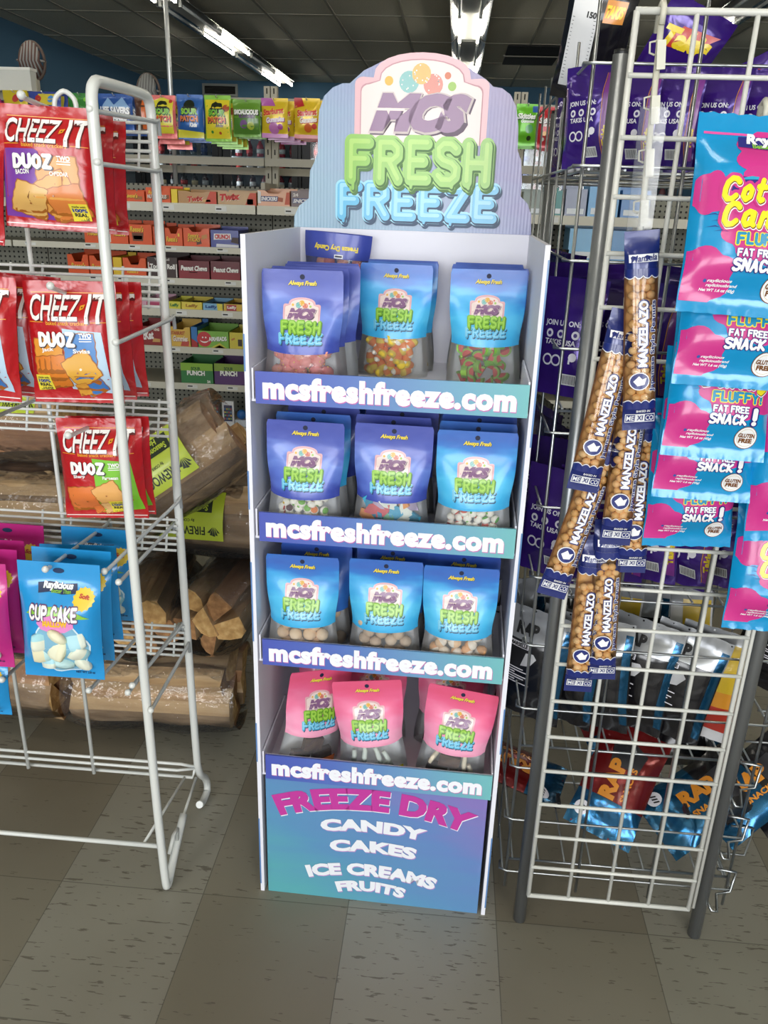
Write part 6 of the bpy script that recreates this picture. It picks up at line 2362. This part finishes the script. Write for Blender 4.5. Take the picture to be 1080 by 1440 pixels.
def clip_strip(label, a, b, n, show_hook=True):
    t = thing('clip_strip', label, 'clip strip', a)
    d = Vector(b) - Vector(a)
    g = MB().tube([(0, .004, 0), d * .5, d], .0042, M_STRIP, 8)
    if show_hook:
        g.tube([(0, .0, -.01), (0, -.002, .008), (0, .008, .017), (0, .020, .012), (0, .024, -.016)], .0042, M_STRIP, 8)
    g.build('strip', t)
    for i in range(n):
        p = d * ((i + .55) / n)
        g = MB()
        R_ = Matrix.Rotation(-.1, 3, 'Y')
        g.box(p + Vector((.002, -.006, -.010)), (.011, .005, .034), M_STRIP, R_)
        g.tube([p + Vector((-.006, -.004, .006)), p + Vector((-.014, -.006, .004)), p + Vector((-.013, -.006, -.008)), p + Vector((-.006, -.004, -.010))], .0014, M_STRIP, 6)
        g.build('clip', t)
    return t


SA, SB = at(932, 22, -.034), at(901, 320, -.034)
SB2 = SA + (SB - SA) * 2.5
clip_strip('ivory clip strip hooked over the white grid, holding the peanut bags', SA, SB2, 10)
film = MB()
fa, fb = at(918, 150, -.052), at(893, 340, -.052)
M_CLEAR = film_mat('clear_sleeve', 1.0, (.985, .985, .985), .06, milky=.05, wrinkle=.0)
film.add([fa + Vector((-.016, 0, 0)), fa + Vector((.02, 0, 0)), fb + Vector((.02, -.004, 0)), fb + Vector((-.014, -.004, 0)), fa + Vector((-.016, .001, 0)), fa + Vector((.02, .001, 0)), fb + Vector((.02, -.003, 0)), fb + Vector((-.014, -.003, 0))],
         [(0, 1, 2, 3), (7, 6, 5, 4), (0, 4, 5, 1), (2, 6, 7, 3), (0, 3, 7, 4), (1, 5, 6, 2)], M_CLEAR)
tag(film.build('plastic_sleeve'), 'empty clear plastic sleeve on the clip strip above the peanut bags', 'plastic sleeve')

# long peanut bags
NW, NH, NT = .047, .315, .026
nsurf = pillow(NW, NH, NT, .05, .04, .10, .05, .05, 33, .55)
M_NAVY = foil_mat('navy_peanut_film', '1f2b6e', .25, .1, .7, 20, .4)
M_NFILM = film_mat('peanut_film', .98, (.99, .985, .97), .10, wrinkle=.12, scale=25)
V0, V1 = .135, .80
M_NBACK = mat('dcaa6a', .6, name='peanut_bag_back')


def peanut_meshes(lower):
    """lower: the two lowest bags have a deeper clear band at the top"""
    v1 = V1
    zf = lambda u, v: M_NFILM if V0 < v < v1 else None
    b = bag_body(nsurf, NW, NH, M_NAVY, 10, 40, zones=zf, back_zones=lambda v: M_NBACK if V0 < v < v1 else None).build('body')
    # back panel of the clear part is clear too
    g = MB()
    E_ = .012
    Wt, Nv = mat('f2f2f4', .3, coat=.5), mat('1d2a72', .3, coat=.5)
    for vz, sgn in ((v1, -1), (V0, 1)):
        if sgn == 1:
            low_ = MB()
            g, up_ = low_, g
        pts_u, pts_l = [], []
        for i in range(25):
            x = -NW / 2 + NW * i / 24
            zz = vz * NH + sgn * (.004 + .004 * abs(math.sin(i * PI / 6)))
            pts_u.append((x, zz))
            pts_l.append((x, vz * NH - sgn * .006))
        f_ = [(i, i + 1, 26 + i, 25 + i) for i in range(24)]
        decal(g, [(x, z_ + sgn * .0016) for x, z_ in pts_u] + pts_l, f_, Wt, nsurf, .0004)
        decal(g, pts_u + pts_l, f_, Nv, nsurf, .0008)
    g = up_
    rect(g, Wt, nsurf, -.019, .021, NH * .850, NH * .888, .0008, E_, .0)
    txt(g, 'Manzela', Nv, nsurf, .001, NH * .869, .036, .010, weight=.02, shear=.3, eps=.0013, cell=E_, rot=.06)
    u_ = g.build('brand_band')
    g = MB()
    k = dict(rot=PI / 2, cell=E_)
    txt(g, 'MANZELAZO', Nv, nsurf, .0015, NH * .50, .108, .0165, weight=.10, eps=.0010, **k)
    txt(g, 'MANZELAZO', Wt, nsurf, .001, NH * .50, .104, .0135, weight=.045, eps=.0016, **k)
    txt(g, 'Japanese Style Peanuts', Wt, nsurf, .0160, NH * .435, .146, .0096, weight=.08, eps=.0010, **k)
    txt(g, 'Japanese Style Peanuts', Nv, nsurf, .0160, NH * .435, .144, .0082, weight=.02, eps=.0016, **k)
    disc(g, Wt, nsurf, -.003, NH * .262, .0145, .0010, 20, cell=.008)
    disc(g, Nv, nsurf, -.003, NH * .262, .0130, .0014, 20, cell=.008)
    shape(g, Wt, nsurf, [(-.012, NH * .262), (-.004, NH * .29), (.001, NH * .272), (.007, NH * .28), (.004, NH * .245), (-.006, NH * .238)], .0018, .008)
    p_ = g.build('printed_front')
    g = low_
    txt(g, 'BAKED IN', Wt, nsurf, .004, NH * .104, .020, .0042, weight=.03, eps=.0009, cell=.008)
    rect(g, Wt, nsurf, -.0205, .0215, NH * .042, NH * .088, .0009, .008)
    for x0, x1 in ((-.0195, -.0065), (.0075, .0205)):
        rect(g, Nv, nsurf, x0, x1, NH * .046, NH * .084, .0013, .008)
    txt(g, 'ME', Wt, nsurf, -.0130, NH * .065, .0110, .0088, weight=.02, eps=.0018, cell=.008)
    txt(g, 'XI', Nv, nsurf, .0005, NH * .065, .0085, .0088, weight=.02, eps=.0018, cell=.008)
    txt(g, 'CO', Wt, nsurf, .0140, NH * .065, .0110, .0088, weight=.02, eps=.0018, cell=.008)
    l_ = g.build('origin_label')
    r = (b.data, p_.data, l_.data, u_.data)
    bpy.data.objects.remove(l_)
    bpy.data.objects.remove(u_)
    bpy.data.objects.remove(b)
    bpy.data.objects.remove(p_)
    return r


PN = peanut_meshes(False)
NUT = [mesh_of(MB().sphere((0, 0, 0), .0066, mat(c, .5, spec=.4), 10, 8, (1, 1, 1.06), bump=.03, rg=q5)) for c in ('e8b67c', 'efc48c', 'dda968')]


def peanut_bag(label, top, bot, yaw=0.0, full=1.0):
    t = thing('peanut_bag', label, 'snack bag', group='long peanut bags on the clip strip')
    link_mesh('body', PN[0], t)
    link_mesh('printed_front', PN[1], t)
    link_mesh('origin_label', PN[2], t)
    link_mesh('brand_band', PN[3], t)
    q = random.Random(int(abs(bot[0] * 1e4)))
    z, row = V0 * NH + .002, 0
    while z < V1 * NH * full:
        for x in ((-.0118, 0, .0118) if row % 2 == 0 else (-.0062, .0062)):
            c = link_mesh('peanut', NUT[q.randrange(3)], t)
            xx = x + q.uniform(-.0012, .0012)
            c.location = (xx, nsurf(xx, z)[1] + .0078 + q.uniform(0, .001), z + q.uniform(-.001, .001))
            c.rotation_euler = (q.uniform(0, 6), q.uniform(0, 6), 0)
        z += .0108
        row += 1
    pose(t, top, bot, NH, yaw)
    return t


for lab, a, ya, b_, yb, fl in (
        ('peanut bag hanging topmost and straight, in front of the others', (903, 324), -.075, (898, 604), -.092, 1),
        ('peanut bag leaning left, its lower end just left of the straight ones', (884, 436), -.062, (818, 690), -.078, 1),
        ('peanut bag below the topmost one with lettering facing front', (898, 508), -.055, (864, 766), -.070, 1),
        ('peanut bag tilted farthest left across the silver post', (868, 590), -.046, (774, 838), -.056, 1),
        ('peanut bag mostly hidden behind its neighbours, lower end to the right', (910, 560), -.040, (886, 805), -.050, 1),
        ('lowest peanut bag on the right of the bottom pair', (858, 730), -.040, (845, 955), -.052, .93),
        ('lowest peanut bag on the left of the bottom pair', (838, 752), -.036, (812, 972), -.046, .88)):
    peanut_bag(lab, at(*a, ya), at(*b_, yb), 0, fl)

# cotton candy bags
KW, KH, KT = .148, .255, .055
ksurf = pillow(KW, KH, KT, .085, .06, .2, .06, .08, 44)
M_KB = foil_mat('sky_blue_candy_film', '0f93cc', .18, .05, .45, 12, .7)


def cotton_meshes():
    b = bag_body(ksurf, KW, KH, M_KB, 18, 28, crimp=.003).build('body')
    g = MB()
    E_ = .012
    m = lambda h: mat(h, .26, coat=.3)
    PK, PKD, YL, NVY, TL, W_, BR = m('cc3488'), m('a82878'), m('f6e224'), m('2b2a80'), m('2aa5c8'), m('f6f6f6'), m('7a4a20')

    def cloud(cx, cz, r, n, seed, sx=1.0, mm=None, ep=.0006):
        q = random.Random(seed)
        o = []
        for i in range(n * 6):
            a = 2 * PI * i / (n * 6)
            rr = r * (.86 + .16 * abs(math.sin(a * n / 2 + seed)))
            o.append((max(-KW * .49, min(KW * .49, cx + sx * rr * math.cos(a))), max(KH * .055, min(KH * .92, cz + rr * math.sin(a)))))
        shape(g, mm or PK, ksurf, o, ep, .010)
    cloud(.030, KH * .775, .045, 9, 2, 1.35)
    cloud(.032, KH * .60, .040, 8, 1, 1.5, ep=.0008)
    cloud(.025, KH * .42, .048, 9, 5, 1.35, ep=.0006)
    cloud(-.055, KH * .58, .028, 6, 4, .8, ep=.0007)
    cloud(-.058, KH * .17, .038, 7, 3, 1.2, ep=.0007)
    shape(g, NVY, ksurf, [(-.046, KH * .615), (-.03, KH * .66), (.0, KH * .655), (.03, KH * .67), (.07, KH * .65), (.07, KH * .6), (-.04, KH * .585)], .0011, E_)
    shape(g, TL, ksurf, [(-.030, KH * .640), (-.01, KH * .662), (.03, KH * .655), (.05, KH * .668), (.06, KH * .655), (.03, KH * .64), (.0, KH * .648)], .0015, E_)
    rect(g, m('e0529e'), ksurf, -.066, .072, KH * .893, KH * .905, .0008, E_)
    shape(g, NVY, ksurf, [(-.026, KH * .82), (.0, KH * .815), (.07, KH * .80), (.07, KH * .895), (.0, KH * .89), (-.024, KH * .885)], .0014, E_)
    txt(g, 'Raylicious', W_, ksurf, .026, KH * .865, .082, .020, weight=.06, shear=.12, eps=.0019, cell=E_)
    txt(g, 'Better Than', m('8ec63c'), ksurf, .016, KH * .832, .048, .008, weight=.03, eps=.0019, cell=E_)
    b_ = dict(cell=.010, gap=.03, slant=.18)
    for wd, cx, cz, w_, h_ in (('Cotton', .010, .595, .112, .034), ('Candy', .010, .472, .106, .034)):
        bubble(g, wd, PK, ksurf, cx, KH * cz, w_, h_, rad=.15, grow=.14, eps=.0018, **b_)
        bubble(g, wd, W_, ksurf, cx + .001, KH * cz - .0016, w_, h_, rad=.15, grow=.02, eps=.0023, **b_)
        bubble(g, wd, BR, ksurf, cx + .0006, KH * cz - .0009, w_, h_, rad=.15, grow=.0, eps=.0026, **b_)
        bubble(g, wd, YL, ksurf, cx, KH * cz, w_, h_, rad=.15, grow=-.02, eps=.0029, **b_)
    b2 = dict(cell=.010, gap=.0, jitter=.05)
    bubble(g, 'FLUFFY!', YL, ksurf, .018, KH * .358, .076, .0165, rad=.17, grow=.08, eps=.0016, **b2)
    bubble(g, 'FLUFFY!', m('1f8fb8'), ksurf, .018, KH * .358, .076, .0165, rad=.17, grow=-.02, eps=.0021, **b2)
    for st_, cx, cz, w_, h_ in (('FAT FREE', .010, .290, .054, .0105), ('SNACK', .008, .232, .056, .016), ('!', .046, .255, .012, .027)):
        bubble(g, st_, NVY, ksurf, cx, KH * cz, w_, h_, rad=.16, grow=.07, eps=.0016, **b2)
        bubble(g, st_, W_, ksurf, cx, KH * cz, w_, h_, rad=.16, grow=-.01, eps=.0021, **b2)
    disc(g, BR, ksurf, .042, KH * .135, .0165, .0012, 22, cell=.008)
    disc(g, W_, ksurf, .042, KH * .135, .0155, .0016, 22, cell=.008)
    disc(g, m('d9c9a0'), ksurf, .042, KH * .135, .0128, .0019, 22, cell=.008)
    disc(g, W_, ksurf, .042, KH * .135, .0122, .0021, 22, cell=.008)
    txt(g, 'GLUTEN', BR, ksurf, .042, KH * .147, .024, .0062, weight=.05, eps=.0025, cell=.008)
    txt(g, 'FREE', BR, ksurf, .042, KH * .118, .019, .0066, weight=.06, eps=.0025, cell=.008)
    txt(g, 'raylicious', W_, ksurf, -.028, KH * .155, .030, .0045, weight=.03, shear=.15, eps=.0012, cell=.01)
    txt(g, 'rayliciousbrand', W_, ksurf, -.024, KH * .135, .038, .0045, weight=.03, shear=.15, eps=.0012, cell=.01)
    txt(g, 'Net WT 1.6 oz (45g)', W_, ksurf, -.028, KH * .113, .044, .0045, weight=.04, shear=.15, eps=.0012, cell=.01)
    disc(g, m('3a5aa8'), ksurf, -.046, KH * .155, .0022, .0012, 8)
    for x, z_ in ((-.060, .47), (-.052, .44), (-.058, .41), (-.048, .39)):
        shape(g, NVY, ksurf, [(x, KH * z_), (x + .012, KH * z_ + .002), (x + .018, KH * z_ - .001), (x + .012, KH * z_ + .0006)], .0010)
    p_ = g.build('printed_front')
    r = (b.data, p_.data)
    bpy.data.objects.remove(b)
    bpy.data.objects.remove(p_)
    return r


CC = cotton_meshes()
ca, cb = at(1076, 160, -.034), at(968, 700, -.034)
clip_strip('ivory clip strip behind the stacked pink and blue cotton candy bags', ca, cb, 6, True)


def cotton(label, top, bot, yaw=0.0, wide=1.0):
    t = thing('cotton_candy_bag', label, 'candy bag', group='cotton candy bags')
    link_mesh('body', CC[0], t)
    link_mesh('printed_front', CC[1], t)
    pose(t, top, bot, KH, yaw, wide)


for lab, a, ya, b_, yb, wd in (
        ('pink and blue cotton candy bag in full view, topmost of the column', (1068, 163), -.105, (1032, 444), -.175, 1.0),
        ('second cotton candy bag of the column, tucked under the topmost', (1052, 290), -.085, (1022, 545), -.150, 1.0),
        ('third cotton candy bag down the column, lower half showing', (1030, 400), -.070, (1000, 645), -.132, .97),
        ('fourth cotton candy bag down the column, lower half showing', (1010, 490), -.058, (984, 703), -.108, .96),
        ('lowest cotton candy bag of the column above the bare grid', (984, 560), -.048, (964, 768), -.070, .90),
        ('cotton candy bag at the right edge, upper one', (1140, 480), -.07, (1118, 760), -.11, 1.0),
        ('cotton candy bag at the lower right edge with its yellow lettering cut off', (1112, 690), -.055, (1082, 888), -.10, 1.0)):
    cotton(lab, at(*a, ya), at(*b_, yb), .0, wd)
